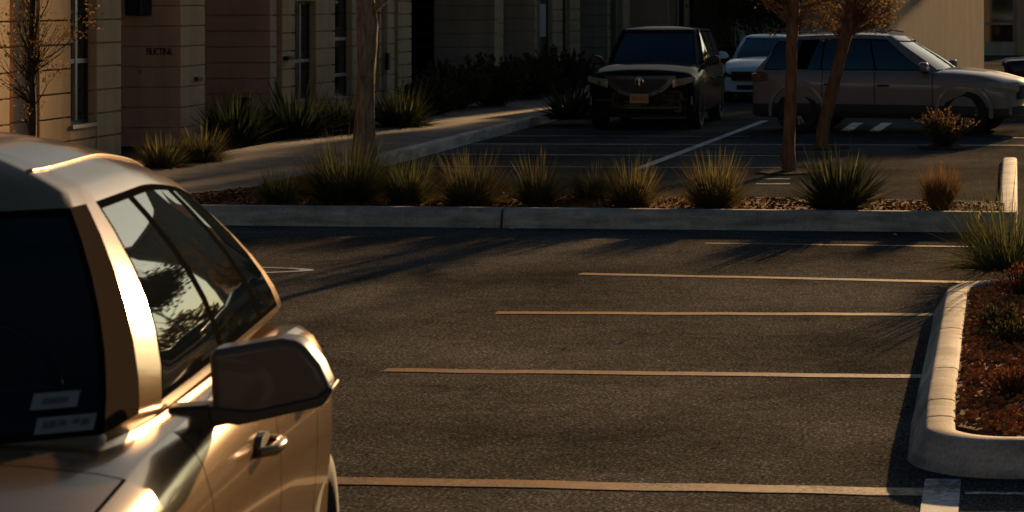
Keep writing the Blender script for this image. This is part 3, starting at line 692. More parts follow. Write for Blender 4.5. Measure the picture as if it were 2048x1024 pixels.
# ------------------------------------------------------------------ stucco building closing the view on the right
YB = 95.0
sb_ = empty('stucco_building', (-3, YB, 0), label='plain tan stucco building behind the grey car', cat='building')
def SB(mb, name, m, parent=sb_, bevel=0):
    mb.v = [tuple(Vector(v)-Vector((-3, YB, 0))) for v in mb.v]; return mb.build(name, m, parent, bevel=bevel)
XE = 1.55; XW = -10.9
wx0, wx1 = (1966-UX)*YB/F, (2032-UX)*YB/F
b = MB(); b.box((XW, YB, 0), (wx0, YB+14, 16)); b.box((wx0, YB, 0), (wx1, YB+14, .55)); b.box((wx0, YB, 3.0), (wx1, YB+14, 16)); b.box((wx0, YB+.6, .55), (wx1, YB+14, 3.0)); b.box((wx1, YB, 0), (XE, YB+14, 16))
SB(b, 'wall', M['stucco'])
b = MB(); b.box((wx0, YB+.1, .55), (wx0+.08, YB+.18, 3)); b.box((wx1-.12, YB+.1, .55), (wx1, YB+.18, 3)); b.box((wx0+.08, YB+.1, 1.25), (wx1-.12, YB+.18, 1.36)); b.box((wx0+.3, YB+.1, 1.36), (wx0+.36, YB+.18, 3)); wf = SB(b, 'window', M['brown'])
b = MB(); b.box((wx0+.02, YB+.19, .55), (wx1-.02, YB+.2, 3)); SB(b, 'pane', M['pane'], wf)
b = MB(); b.box((wx1+.05, YB-.12, 0), (wx1+.35, YB, 15.8)); SB(b, 'pilaster', M['tan_grey'])
b = MB(); b.box((XW-.3, YB-.3, 16), (XE+.3, YB+14.3, 16.4)); SB(b, 'roof', M['brown'])
# a lower wing added, turned so the sun grazes and brightens its flank
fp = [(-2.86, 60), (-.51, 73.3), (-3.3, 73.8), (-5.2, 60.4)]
wg = empty('added_wing', (-3, 66, 0), label='low added stucco wing, its flank turned to catch the sun, behind the roof of the grey car', cat='building')
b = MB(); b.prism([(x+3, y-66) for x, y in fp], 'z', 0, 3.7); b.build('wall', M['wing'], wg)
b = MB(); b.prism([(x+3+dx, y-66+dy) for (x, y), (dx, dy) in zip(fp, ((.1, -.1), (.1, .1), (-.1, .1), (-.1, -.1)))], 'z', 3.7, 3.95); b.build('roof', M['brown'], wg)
# added unseen to throw sunlight back: the shop front across the lot, behind the photographer
op = empty('bounce_building', (-6, -16, 0), label='unseen added shop building across the lot behind the photographer', cat='building')
b = MB(); b.box((-32, -8, 0), (32, 0, 1.0)); b.box((-32, -8, 3.2), (32, 0, 7.5)); b.box((-32, -8, 1.0), (32, -.4, 3.2))
for k in range(9): b.box((-32+k*7.9, -.4, 1.0), (-31+k*7.9, 0, 3.2))
b.build('wall', M['bounce'], op)
for k in range(8):
    b = MB(); x = -31+k*7.9; b.box((x, -.38, 1.0), (x+6.9, -.3, 3.2)); wf = b.build('window', M['frame'], op); b = MB(); b.box((x+.1, -.29, 1.1), (x+6.8, -.27, 3.1)); b.build('pane', M['pane'], wf)
b = MB(); b.box((-32.3, -8.3, 7.5), (32.3, .3, 7.9)); b.build('roof', M['brown'], op)

# unseen tree added past the frame's right edge to shade the rear lot
def added_shade_tree(x, y, seed, lb, s=1.0, nl=12):
    return tree('added_shade_tree', lb, (x, y, 0), [(0,0,-.05), (.05,0,.8*s), (0,.05,1.8*s), (.1,0,2.6*s)], [.16,.13,.11,.09], M['bark'], M['darkleaf'],
         [(.8, (1,.2,.8), 1.4*s, .06, 4), (.85, (-1,.1,.8), 1.4*s, .06, 4), (.95, (.1,1,.8), 1.4*s, .06, 4), (1, (-.2,-1,.8), 1.4*s, .06, 4), (1, (.1,.1,1), 1.5*s, .07, 4)], seed, leaf=.13, nleaf=nl, lrad=.45, cat='tree')
t_ = added_shade_tree(5.6, 88, 93, 'tall unseen tree added past the end of the stucco building for its shade', 2.5, 6)
dc = MB(); r = random.Random(31)
for dx, dz in ((-2.0, .2), (-.7, -.5), (.7, .1), (2.0, -.3), (0, .9)): leaves_at(dc, r, Vector((dx, r.uniform(-.5, .5), 9.9+dz)), 2.2, 1600, .5)
dc.build('crown', M['darkleaf'], t_, fixn=False)
rb_ = empty('added_shade_building', (-9, 130, 0), label='plain unseen building added behind the stucco one for its shade', cat='building')  # added out of sight to keep sun off the office's far walls
b = MB(); b.box((-8, 0, 0), (9, 10, 15)); b.build('wall', M['stucco'], rb_); b = MB(); b.box((-8.3, -.3, 15), (9.3, 10.3, 15.4)); b.build('roof', M['brown'], rb_)
b = MB(); r = random.Random(99)
for _ in range(5200):
    x = r.uniform(4, 70); y = 122+r.uniform(-4, 4)+.1*x; z = 6.5*abs(math.sin(x*.9)*.35+.75)*r.random()**.7
    leaves_at(b, r, Vector((x, y, z)), .4, 1, 1.0)
tag(b.build('far_hedge', M['goldleaf'], fixn=False), 'golden brown tree line far beyond the lot', 'tree line', kind='stuff')

# ------------------------------------------------------------------ vehicles
def smooth(t): t = max(0, min(1, t)); return t*t*(3-2*t)
def make_car(name, label, sp, loc, heading, paint):
    """x forward, y to the car's left; heading = direction of travel, degrees from +X"""
    root = empty(name, (loc[0], loc[1], 0), R(heading), label=label, cat='car')
    W, xf, xr, zb = sp['W'], sp['xf'], sp['xr'], sp['zb']
    bowf, bowr = sp.get('bowf', .22), sp.get('bowr', .12)
    def deform(p):
        x, y, z = p; k = min(1.15, abs(y)/W)**2.3
        x2 = x - bowf*k*smooth((x-(xf-.9))/.9) + bowr*k*smooth(((xr+.7)-x)/.7)
        lf = sp.get('leanf', 0)
        if lf: x2 -= lf*smooth((x-(xf-.5))/.5)*(z-.55)
        return (x2, y, z)
    top = lambda x: interp(sp['top'], x)
    def hw(x):
        w_ = W*interp(sp['plan'], x) if 'plan' in sp else W
        return w_
    rnd = sp.get('round', .12)
    def section(x):
        w_ = hw(x); zt = top(x); z0 = zb; cr = interp(sp['crown'], x)
        for e in (xf-x, x-xr):
            if e < rnd:
                f = math.sqrt(max(0, 1-((rnd-e)/rnd)**2)); w_ -= .07*(1-f); zt -= .07*(1-f); z0 += .05*(1-f); cr *= .4+.6*f
        hh = zt-z0
        P = [(0, z0), (.5*w_, z0), (.80*w_, z0), (.93*w_, z0+.015), (.968*w_, z0+.07*hh), (.978*w_, z0+.16*hh), (.985*w_, z0+.30*hh), (.99*w_, z0+.45*hh), (1.0*w_, z0+.60*hh), (1.0*w_, z0+.72*hh), (.988*w_, z0+.83*hh), (.968*w_, z0+.91*hh), (.94*w_, z0+.965*hh), (.90*w_, zt), (.892*w_, zt+.04*cr),
             (.84*w_, zt+.22*cr), (.70*w_, zt+.5*cr), (.48*w_, zt+.78*cr), (.24*w_, zt+.95*cr), (0, zt+cr)]
        return P
    seams = sorted(sp['seams'])
    xs = {xf, xr}
    for k in range(9): xs.add(xf-rnd*(1-math.cos(R(90*k/8)))); xs.add(xr+rnd*(1-math.cos(R(90*k/8))))
    n = 46
    for k in range(n+1):
        x = lerp(xr+rnd, xf-rnd, k/n)
        if all(abs(x-s) > .03 for s in seams): xs.add(x)
    sw = sp.get('seamw', .009)
    for s in seams: xs.add(s); xs.add(s+sw)
    hs = sp.get('hoodline')
    if hs: xs = {x for x in xs if abs(x-hs) > .02} | {hs, hs+sw}
    xs = sorted(xs); mb = MB(); nP = len(section(0)); ring = 2*nP-2
    for x in xs:
        P = section(x)
        full = [(y, z) for y, z in P] + [(-y, z) for y, z in P[-2:0:-1]]
        for y, z in full: mb.v.append(deform((x, y, z)))
    for i in range(len(xs)-1):
        xm = (xs[i]+xs[i+1])/2; isseam = any(abs(xm-s-sw/2) < 1e-4 for s in seams)
        ishood = hs is not None and abs(xm-hs-sw/2) < 1e-4
        for j in range(ring):
            jj = j if j < nP-1 else ring-1-j
            mi = 0
            if isseam and 4 <= jj <= 12: mi = 1
            if ishood and jj >= 13: mi = 1
            if sp.get('clad') and 3 <= jj <= 5: mi = 2
            if jj < 3: mi = 2
            if hs is not None and jj == 13 and hs < xm and xm < xf-.02: mi = 1 if sp.get('hoodedge') else mi
            j2 = (j+1) % ring
            mb.f.append((i*ring+j, (i+1)*ring+j, (i+1)*ring+j2, i*ring+j2)); mb.m.append(mi)
    for e, flip in ((0, False), (len(xs)-1, True)):
        o_ = e*ring; P0 = [mb.v[o_+j] for j in range(ring)]; cz_ = sum(p_[2] for p_ in P0)/ring; last = o_
        for sc_ in (.965, .8):
            n_ = len(mb.v)
            for p_ in P0:
                y_, z_ = p_[1]*sc_, cz_+(p_[2]-cz_)*sc_; x_, _, _ = deform((xs[e], y_, z_)); mb.v.append((x_, y_, z_))
            for j in range(ring): mb.f.append((last+j, last+(j+1) % ring, n_+(j+1) % ring, n_+j)); mb.m.append(0)
            last = n_
        o_ = last
        for j in range(nP-1):
            a_, b_ = o_+j, o_+j+1; c_, d_ = o_+(ring-j-1) % ring, o_+(ring-j) % ring
            q = (a_, b_, c_, d_) if j not in (0, nP-2) else ((a_, b_, c_) if j == 0 else (a_, b_, d_))
            q = tuple(dict.fromkeys(q))
            mb.f.append(q); mb.m.append(0)
    body = mb.build('body', [paint, M['trim'], M['clad']], root)
    # wheel wells
    rw = sp['rw']; axf, axr = sp['axf'], sp['axr']; cutters = []
    for ax in (axf, axr):
        for sd_ in (1, -1):
            cb = MB(); rr = rw+sp.get('wellgap', .05)
            y0, y1 = sorted((sd_*W*.60, sd_*W*1.2))
            cb.lathe([(.001, y0), (rr, y0), (rr, y1), (.001, y1)], 'y', 40, (ax, 0, rw+.01), 2)
            co_ = cb.build('cutter', [paint, M['trim'], M['clad']]); cutters.append(co_)
            bo = body.modifiers.new('b', 'BOOLEAN'); bo.operation = 'DIFFERENCE'; bo.object = co_; bo.solver = 'EXACT'
    bpy.context.view_layer.update()
    nm = bpy.data.meshes.new_from_object(body.evaluated_get(bpy.context.evaluated_depsgraph_get()))
    body.modifiers.clear(); old = body.data; body.data = nm; bpy.data.meshes.remove(old)
    for c_ in cutters: bpy.data.objects.remove(c_)
    # split off the doors
    sl_ = sp['doors']; zt_ = max(t[1] for t in sp['top'])
    bm = bmesh.new(); bm.from_mesh(nm)
    parts = []
    for sd_ in (1, -1):
        for (x0, x1) in sl_:
            fs = []
            for f in bm.faces:
                c_ = f.calc_center_median()
                if x0+sw*.9 < c_.x < x1+.001 and c_.y*sd_ > W*.9*interp(sp['plan'], c_.x) and zb+.09 < c_.z and f.material_index == 0 and all((v.co.x > x0+sw*.9-.001 and v.co.x < x1+.001) for v in f.verts): fs.append(f)
            parts.append((sd_, x0, x1, fs))
    door_objs = []
    for sd_, x0, x1, fs in parts:
        if not fs: continue
        idx = {}; vs = []; fl = []
        for f in fs:
            q = []
            for v in f.verts:
                if v.index not in idx: idx[v.index] = len(vs); vs.append(v.co.copy())
                q.append(idx[v.index])
            fl.append(q)
        db = MB(); db.add(vs, fl); d_ = db.build('door', paint, root, smooth=True, ang=40, fixn=False); door_objs.append((d_, sd_, x0, x1))
    bmesh.ops.delete(bm, geom=list({f for p_ in parts for f in p_[3]}), context='FACES')
    bm.to_mesh(nm); bm.free(); nm.shade_smooth(); nm.set_sharp_from_angle(angle=R(40))
    # dark inner shell so that nothing shows through
    for d_, sd_, x0, x1 in door_objs:
        hx = lerp(x0, x1, sp.get('hfrac', .16)); hz = zb+sp.get('hz', .70)*(top(hx)-zb); yy = sd_*W*interp(sp['plan'], hx)
        if sp.get('ditch'):
            rc = MB(); rc.prism([(hx+.085*math.cos(t*.524), hz+.004+.034*math.sin(t*.524)) for t in range(12)], 'y', yy-sd_*.03, yy+sd_*.0025); rc.build('handle_recess', M['black'], d_)
        hb = MB(); hb.tube([(hx-.10, yy*1.0, hz), (hx-.07, yy*1.0+sd_*.035, hz), (hx, yy+sd_*.045, hz+.004), (hx+.07, yy+sd_*.035, hz), (hx+.10, yy, hz)], [.014, .016, .017, .016, .014], 10)
        hb.build('handle', sp.get('handle', paint), d_, smooth=True, ang=60)
    # greenhouse
    g = sp['gh']; w0, w1 = g['w0'], g['w1']; zr = g['roof']; zbelt = g['belt']
    cols = []                                  # (x at belt, x at roof, y fraction, tag)
    bo_ = g.get('bow', .16)
    gy = g.get('gy', .86)
    for y in (0, .2, .4, .58, .74, gy): cols.append((g['xwb']-bo_*y*y, g['xwt']-bo_*.8*y*y, y))
    iA0 = len(cols)-1
    cols.append((g['xwb']-bo_*(gy+.02)**2-.004, g['xwt']-bo_*.8*(gy+.02)**2-.004, gy+.018))
    cols.append((g['xwb']-bo_-.045, g['xwt']-bo_*.8-.03, lerp(gy, 1, .42))); cols.append((g['xwb']-bo_-g.get('pil', .14), g['xwt']-bo_*.8-g.get('pilt', .09), lerp(gy, 1, .74)))
    sideidx = []
    wins = g['wins']                           # [(xb0, xt0, xb1, xt1)]
    for (a0, b0, a1, b1) in wins:
        i0 = len(cols)
        cols.append((a0+.022, b0+.018, 1.0)); cols.append((a0, b0, 1.0))
        for k in range(1, 6): cols.append((lerp(a0, a1, k/6), lerp(b0, b1, k/6), 1.0))
        cols.append((a1, b1, 1.0)); cols.append((a1-.022, b1-.018, 1.0))
        sideidx.append((i0, len(cols)-1))
    bo2 = g.get('bowr', .10); gr = g.get('gyr', .86)
    cols.append((g['xrb']+bo2+.12, g['xrt']+bo2+.10, .99)); cols.append((g['xrb']+bo2+.03, g['xrt']+bo2+.03, .955))
    iR0 = len(cols)
    for y in (gr, .66, .44, .22, 0): cols.append((g['xrb']+bo2*y*y, g['xrt']+bo2*y*y, y))
    hl = [0, .05, .085, .2, .35, .5, .65, .8, g.get('gt', .90), g.get('gt', .90)+.035, 1.0]
    iG0, iG1 = 2, 8
    nc = len(cols); half = []
    xmid = (g['xwt']+g['xrt'])/2; aa = max(.05, (g['xwt']-g['xrt'])/2-w1*.8)
    def gpt(ci, h):
        xb_, xt_, y = cols[ci]; hh = h
        x = lerp(xb_, xt_, h) + g.get('rake', .0)*math.sin(math.pi*h)*(1 if ci <= iA0+3 else 0)
        w_ = w0+(w1-w0)*h**g.get('pw', 1.5); bar = 1-.05*((x-xmid)/max(.6, g['xwt']-g['xrt']))**2
        return Vector((x, y*w_*bar, lerp(zbelt(x) if callable(zbelt) else zbelt, zr(x), h)))
    rows = [[gpt(ci, h) for ci in range(nc)] for h in hl]
    crown = g.get('crown', .06)
    for s in (.04, .10, .18, .3, .45, .62, .8, 1.0):
        rw_ = []
        for ci in range(nc):
            p0 = gpt(ci, 1.0); cx_ = max(xmid-aa, min(xmid+aa, p0.x))
            x, y = lerp(p0.x, cx_, s), p0.y*(1-s)
            z0_ = zr(p0.x); z1_ = zr(x); rw_.append(Vector((x, y, z1_ + crown*(1-(1-s)**2.4))))
        rows.append(rw_)
    allr = rows; mbs = {'pillar': MB(), 'pillar2': MB(), 'roof': MB(), 'seal': MB(), 'windscreen': MB(), 'rear_window': MB()}
    sides = {}
    def emit(mb_, q): mb_.add([tuple(p_) for p_ in q], [(0,1,2,3)])
    for ri in range(len(allr)-1):
        for ci in range(nc-1):
            q = [allr[ri][ci], allr[ri][ci+1], allr[ri+1][ci+1], allr[ri+1][ci]]
            key, wi = 'roof', None
            glassrow = iG0 <= ri < iG1; sealrow = (ri == iG0-1 or ri == iG1)
            if ci < iA0 and (glassrow): key = 'windscreen'
            elif ci <= iA0 and (glassrow or sealrow): key = 'seal'
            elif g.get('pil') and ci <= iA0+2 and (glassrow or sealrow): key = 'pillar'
            elif ci >= iR0 and glassrow: key = 'rear_window'
            elif ci >= iR0 and sealrow: key = 'seal'
            for k, (i0, i1) in enumerate(sideidx):
                if i0 < ci < i1-1 and glassrow: key, wi = 'side', k
                elif i0 <= ci < i1 and (glassrow or sealrow): key = 'seal'
                if k < len(sideidx)-1 and i1 <= ci < sideidx[k+1][0] and (glassrow or sealrow) and g.get('blackpillar', True): key = 'seal'
            qm = [Vector((p_.x, -p_.y, p_.z)) for p_ in q][::-1]
            if key == 'side':
                for s_, qq in ((1, q), (-1, qm)):
                    emit(sides.setdefault((wi, s_), MB()), qq)
            else:
                emit(mbs[key], q); emit(mbs['pillar2' if key == 'pillar' else key], qm)
    if sp.get('ditch'):
        for s_ in (1, -1):
            rowd = allr[len(hl)+2]; i_a, i_b = iA0+1, sideidx[-1][1]
            dm = MB(); dm.tube([(p_.x, s_*p_.y, p_.z+.001) for p_ in rowd[i_a:i_b+1]], [.006]*(i_b+1-i_a), 6); dm.build('roof_moulding', paint, root, smooth=True, ang=None)
    def fin(mb_, nm_, m_):
        o_ = mb_.build(nm_, m_, root, fixn=False)
        bm_ = bmesh.new(); bm_.from_mesh(o_.data); bmesh.ops.remove_doubles(bm_, verts=bm_.verts, dist=.0004); bmesh.ops.recalc_face_normals(bm_, faces=bm_.faces)
        cz = Vector((xmid, 0, zr(xmid)-.3)); s_ = sum(1 if f.normal.dot(f.calc_center_median()-cz) > 0 else -1 for f in bm_.faces)
        if s_ < 0: bmesh.ops.reverse_faces(bm_, faces=bm_.faces)
        bm_.to_mesh(o_.data); bm_.free(); o_.data.shade_smooth(); o_.data.set_sharp_from_angle(angle=R(55)); return o_
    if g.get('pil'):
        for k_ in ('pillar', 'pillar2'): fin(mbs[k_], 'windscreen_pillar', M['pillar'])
    fin(mbs['roof'], 'roof', sp.get('roofmat', paint)); fin(mbs['seal'], 'window_seal', M['trim']); ws = fin(mbs['windscreen'], 'windscreen', M['screen'] if sp.get('ditch') else M['glass']); fin(mbs['rear_window'], 'rear_window', M['glass'])
    for (wi, s_), mb_ in sides.items(): fin(mb_, 'side_window', M['glass'])
    # wheels
    for ax in (axf, axr):
        for sd_ in (1, -1):
            wt = MB(); t_ = .115
            prof = [(rw*.66, -t_*.8), (rw*.72, -t_), (rw*.93, -t_*.98), (rw*.985, -t_*.8), (rw, -t_*.4), (rw, t_*.4), (rw*.985, t_*.8), (rw*.93, t_*.98), (rw*.72, t_), (rw*.66, t_*.8)]
            wt.lathe(prof, 'y', 40); wl_ = wt.build('wheel', M['rubber'], root, smooth=True, ang=50)
            wl_.location = (ax, sd_*(W-.125), rw)
            rb = MB(); rm = rw*.66; o_ = sd_
            rb.lathe([(rm, -o_*.08), (rm, o_*.09), (rm*.93, o_*.095), (rm*.88, o_*.03), (rm*.80, -o_*.02), (.001, -o_*.03)], 'y', 40, mi=1)
            for k in range(10):
                a_ = 2*math.pi*(k//2)/5 + (.16 if k % 2 else -.16)
                d1 = Vector((math.cos(a_), 0, math.sin(a_))); tn = Vector((-math.sin(a_), 0, math.cos(a_)))
                pts = []
                for rr_, ww, yy in ((rm*.12, .022, .07), (rm*.6, .02, .075), (rm*.93, .026, .085)):
                    c_ = d1*rr_
                    pts += [c_+tn*ww+Vector((0, o_*yy, 0)), c_-tn*ww+Vector((0, o_*yy, 0)), c_-tn*ww+Vector((0, o_*(yy-.035), 0)), c_+tn*ww+Vector((0, o_*(yy-.035), 0))]
                rb.add(pts, [(0,1,5,4),(1,2,6,5),(3,0,4,7),(4,5,9,8),(5,6,10,9),(7,4,8,11)])
            rb.lathe([(.001, o_*.095), (rm*.15, o_*.09), (rm*.17, o_*.04)], 'y', 20)
            rb.build('rim', [sp.get('rimmat', M['rim']), M['rim_dark']], wl_, smooth=True, ang=35)
            if sp.get('archlip'):
                ab = MB(); rr = rw+sp.get('wellgap', .05); k0 = 26
                for k in range(k0+1):
                    a_ = R(lerp(-12, 192, k/k0))
                    zz_ = rw+.01
                    for r_, y_ in ((rr-.005, W*.99), (rr+.0, W*1.0+.022), (rr+.055, W*1.0+.02), (rr+.065, W*.985)):
                        ab.v.append((ax+r_*math.cos(a_), sd_*y_*interp(sp['plan'], ax), max(zb+.0, zz_+r_*math.sin(a_))))
                    if k:
                        for j in range(3): ab.f.append((4*(k-1)+j, 4*(k-1)+j+1, 4*k+j+1, 4*k+j)); ab.m.append(0)
                ab.build('arch_trim', sp.get('archmat', M['clad']), root, smooth=True, ang=50)
    # mirrors
    mx, mz = g.get('mirror', (g['xwb']-bo_-.18, (zbelt(g['xwb']) if callable(zbelt) else zbelt)+.06))
    for sd_ in (1, -1):
        ol = g.get('mirror_outline', [(.0, .02), (.06, .10), (.17, .125), (.23, .11), (.255, .05), (.245, -.015), (.20, -.05), (.06, -.045), (.0, -.02)])
        b2 = MB(); y0 = W*.93
        b2.prism([(sd_*(y0+.02+p_[0]), mz+p_[1]) for p_ in ol], 'x', mx-.055, mx+.075)
        mo = b2.build('wing_mirror', g.get('mirrormat', paint), root, smooth=True, bevel=.03, ang=60); mo.modifiers['bevel'].segments = 4
        b3 = MB(); lo = g.get('mirror_base', [(-.03, -.07), (.10, -.07), (.12, -.02), (-.03, .0)])
        b3.prism([(sd_*(y0+.02+p_[0]), mz+p_[1]) for p_ in lo], 'x', mx-.04, mx+.05); b3.build('mirror_arm', M['black'], mo, smooth=True, bevel=.01, ang=60)
        if g.get('mirror_trim'):
            b5 = MB(); b5.prism([(sd_*(y0+.02+p_[0]), mz+p_[1]) for p_ in g['mirror_trim']], 'x', mx-.06, mx+.082); t5 = b5.build('mirror_trim', M['black'], mo, smooth=True, bevel=.012, ang=60)
        b4 = MB(); b4.prism([(sd_*(y0+.02+.13+(p_[0]-.13)*.85), mz+.035+(p_[1]-.035)*.8) for p_ in ol], 'x', mx-.062, mx-.056); b4.build('mirror_glass', M['chrome'], mo)
    root['_'] = 0; del root['_']
    def patch(nm_, y0, y1, zlo, zhi, x0, x1, m_, n_=14, parent=root, bev=0):
        pb = MB()
        for k in range(n_+1):
            y = lerp(y0, y1, k/n_); a_, c_ = zlo(y), zhi(y)
            for (x, z) in ((x0, a_), (x1, a_), (x1, c_), (x0, c_)): pb.v.append(deform((x, y, z)))
            if k:
                for j in range(4): pb.f.append((4*(k-1)+j, 4*(k-1)+(j+1) % 4, 4*k+(j+1) % 4, 4*k+j)); pb.m.append(0)
        pb.f.append((0,1,2,3)); pb.m.append(0); e_ = 4*n_; pb.f.append((e_+3, e_+2, e_+1, e_)); pb.m.append(0)
        return pb.build(nm_, m_, parent, smooth=True, ang=40, bevel=bev)
    return root, patch, deform, ws, body

# --- silver car in the foreground
near = dict(W=1.04, xf=2.6, xr=-1.78, zb=.26, rw=.39, axf=1.75, axr=-1.2, seamw=.008, round=.18, bowf=.3, bowr=.25,
    top=[(-1.78, 1.12), (-1.2, 1.19), (0, 1.22), (1.1, 1.225), (1.8, 1.18), (2.6, 1.04)], crown=[(-1.78, .03), (.9, .03), (1.4, .075), (2.6, .05)],
    plan=[(-1.78, .90), (-1.3, 1.0), (1.3, 1.0), (2.6, .93)], seams=[-.9, -.13, .90], doors=[(-.9, -.13), (-.13, .90)], hoodline=1.42, hoodedge=True, hfrac=.30, hz=.82, ditch=True,
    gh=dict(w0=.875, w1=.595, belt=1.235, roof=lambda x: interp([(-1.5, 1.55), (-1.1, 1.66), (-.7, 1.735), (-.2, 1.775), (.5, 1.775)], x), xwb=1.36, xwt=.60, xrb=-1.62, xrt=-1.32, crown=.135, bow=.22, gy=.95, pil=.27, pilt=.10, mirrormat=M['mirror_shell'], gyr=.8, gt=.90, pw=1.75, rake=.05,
        wins=[(.66, .26, -.10, .0), (-.17, -.07, -.82, -.53), (-.90, -.62, -1.22, -.98)],
        mirror=(.60, 1.30), mirror_outline=[(-.01, .085), (.168, .112), (.22, .104), (.265, .043), (.293, -.02), (.27, -.057), (.065, -.10), (.0, -.09)],
        mirror_base=[(-.116, -.06), (.05, -.055), (.075, -.10), (-.116, -.135)], mirror_trim=[(-.012, -.055), (.10, -.068), (.262, -.036), (.296, -.012), (.297, -.024), (.272, -.062), (.065, -.105), (-.005, -.094)]))
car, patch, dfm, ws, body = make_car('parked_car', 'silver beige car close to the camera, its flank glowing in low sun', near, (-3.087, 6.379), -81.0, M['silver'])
for sd_ in (1, -1):
    patch('headlight', sd_*.55, sd_*.93, lambda y: .80, lambda y: .92, 2.4, 2.61, M['lens'])
patch('grille', -.5, .5, lambda y: .62, lambda y: .92, 2.5, 2.615, M['black'])
# stickers inside the corner of the windscreen: laid on the glass
def on_screen(h, yv):                        # point on the windscreen of the near car
    g = near['gh']; y = yv
    yf = yv/(g['w0']+(g['w1']-g['w0'])*h**g['pw']); x = lerp(g['xwb']-g['bow']*yf*yf, g['xwt']-g['bow']*.8*yf*yf, h)+g['rake']*math.sin(math.pi*h)
    bar = 1
    return Vector((x, yv, lerp(g['belt'], g['roof'](x), h)))
def sticker(h0, h1, y0, y1, marks, nm='sticker'):
    b = MB(); nrm = (on_screen(h1, y0)-on_screen(h0, y0)).cross(on_screen(h0, y1)-on_screen(h0, y0)).normalized()
    if nrm.x < 0: nrm = -nrm
    P = [on_screen(h0, y0), on_screen(h0, y1), on_screen(h1, y1), on_screen(h1, y0)]
    b.add([p_+nrm*.006 for p_ in P], [(0,1,2,3)]); o_ = b.build(nm, M['sticker'], ws)
    if marks:
        b = MB()
        for (a0, a1, c0, c1) in marks:
            b.add([on_screen(lerp(h0,h1,c0), lerp(y0,y1,a0))+nrm*.008, on_screen(lerp(h0,h1,c0), lerp(y0,y1,a1))+nrm*.008, on_screen(lerp(h0,h1,c1), lerp(y0,y1,a1))+nrm*.008, on_screen(lerp(h0,h1,c1), lerp(y0,y1,a0))+nrm*.008], [(0,1,2,3)])
        b.build('print', M['sticker_ink'], o_)
sticker(.16, .22, .66, .755, [(.22, .78, .3, .62)])
sticker(.07, .13, .68, .80, [(.12,.2,.3,.75), (.22,.34,.3,.75), (.38,.52,.4,.72), (.62,.72,.45,.75), (.76,.9,.3,.7)])
# what shows of the cabin through the windscreen
cab = mat('cabin_cloth', (.07,.068,.066), .8, spec=.2)
for y in (.42, -.42):
    b = MB(); b.prism([(-.24,1.12),(.24,1.12),(.25,1.35),(.2,1.52),(.12,1.58),(-.12,1.58),(-.2,1.52),(-.25,1.35)], 'x', .02, .15)
    b.v = [(x-.25*(z-1.12), yy+y, z) for x, yy, z in b.v]; st_ = b.build('seat', cab, car, smooth=True, bevel=.05, ang=60)
    b = MB(); b.prism([(-.12,1.60),(.12,1.60),(.13,1.68),(.10,1.74),(-.10,1.74),(-.13,1.68)], 'x', -.12, -.02); b.v = [(x, yy+y, z) for x, yy, z in b.v]; b.build('headrest', cab, st_, smooth=True, bevel=.03, ang=60)
b = MB(); b.prism([(.72,1.2),(1.12,1.2),(1.10,1.262),(.95,1.295),(.78,1.31),(.70,1.27)], 'y', -.78, .78); b.build('dashboard', mat('dashboard_vinyl', (.03,.03,.032), .5), car, smooth=True, bevel=.02, ang=50)
b = MB(); n_ = 28
ring_ = [Vector((.62+.06*math.sin(2*math.pi*k/n_), .42+.18*math.cos(2*math.pi*k/n_), 1.30+.17*math.sin(2*math.pi*k/n_))) for k in range(n_+1)]
b.tube(ring_, [.014]*(n_+1), 8); b.tube([(.62,.25,1.30),(.66,.42,1.29),(.62,.59,1.30)], [.014]*3, 6); b.build('steering_wheel', M['black'], car, smooth=True)
# wipers
b = MB(); b.tube([(1.36, .55, 1.30), (1.37, .1, 1.33), (1.35, -.3, 1.325)], [.012, .009, .006], 6); b.build('wiper', M['black'], car, smooth=True)

# --- black car facing the camera
suv = dict(W=.97, xf=2.4, xr=-2.45, zb=.24, rw=.37, axf=1.45, axr=-1.42, round=.16, bowf=.26, bowr=.14,
    top=[(-2.45, 1.08), (-1.5, 1.12), (.8, 1.12), (1.6, 1.08), (2.4, .98)], crown=[(-2.4, .03), (.7, .03), (1.2, .10), (2.4, .07)],
    plan=[(-2.45, .95), (-1.6, 1.0), (1.2, 1.0), (2.4, .95)], seams=[-1.05, -.1, .88], doors=[(-1.05, -.1), (-.1, .88)], hoodline=.98, rimmat=M['rim_dark'],
    gh=dict(w0=.89, w1=.70, belt=1.10, roof=lambda x: interp([(-2.3, 1.70), (-1.2, 1.745), (-.3, 1.75), (.3, 1.72)], x), xwb=.95, xwt=.10, xrb=-2.3, xrt=-1.95, crown=.045, bow=.18, pw=1.4, rake=.03,
        wins=[(.58, -.12, -.05, -.35), (-.15, -.45, -1.0, -1.0), (-1.1, -1.1, -1.9, -1.7)], mirrormat=M['black']))
car2, patch, dfm, _, _ = make_car('parked_car', 'black car facing the camera with an orange number plate', suv, (-6.25, 42.35), -90, M['blackpaint'])
def ub(y, w_, zt, zlow, p=2.6): return zlow + (zt-zlow)*min(1, abs(y)/w_)**p
for sd_ in (1, -1):
    h_ = patch('headlight', sd_*.56, sd_*.94, lambda y: lerp(.75, .86, (abs(y)-.56)/.38), lambda y: lerp(.90, .95, (abs(y)-.56)/.38), 2.25, 2.425, M['lens'], bev=.01)
    patch('reflector', sd_*.62, sd_*.74, lambda y: .80, lambda y: .87, 2.40, 2.428, M['lamp_amber'] if sd_ > 0 else M['chrome'], 4, h_)
    patch('marker_lamp', sd_*.86, sd_*.885, lambda y: .46, lambda y: .60, 2.3, 2.428, M['lamp_amber'], 2)
    patch('fog_slot', sd_*.45, sd_*.8, lambda y: .52, lambda y: .56, 2.3, 2.42, M['clad'], 6)
gband = mat('grille_surround', (.06,.075,.09), .35, .4, .4)
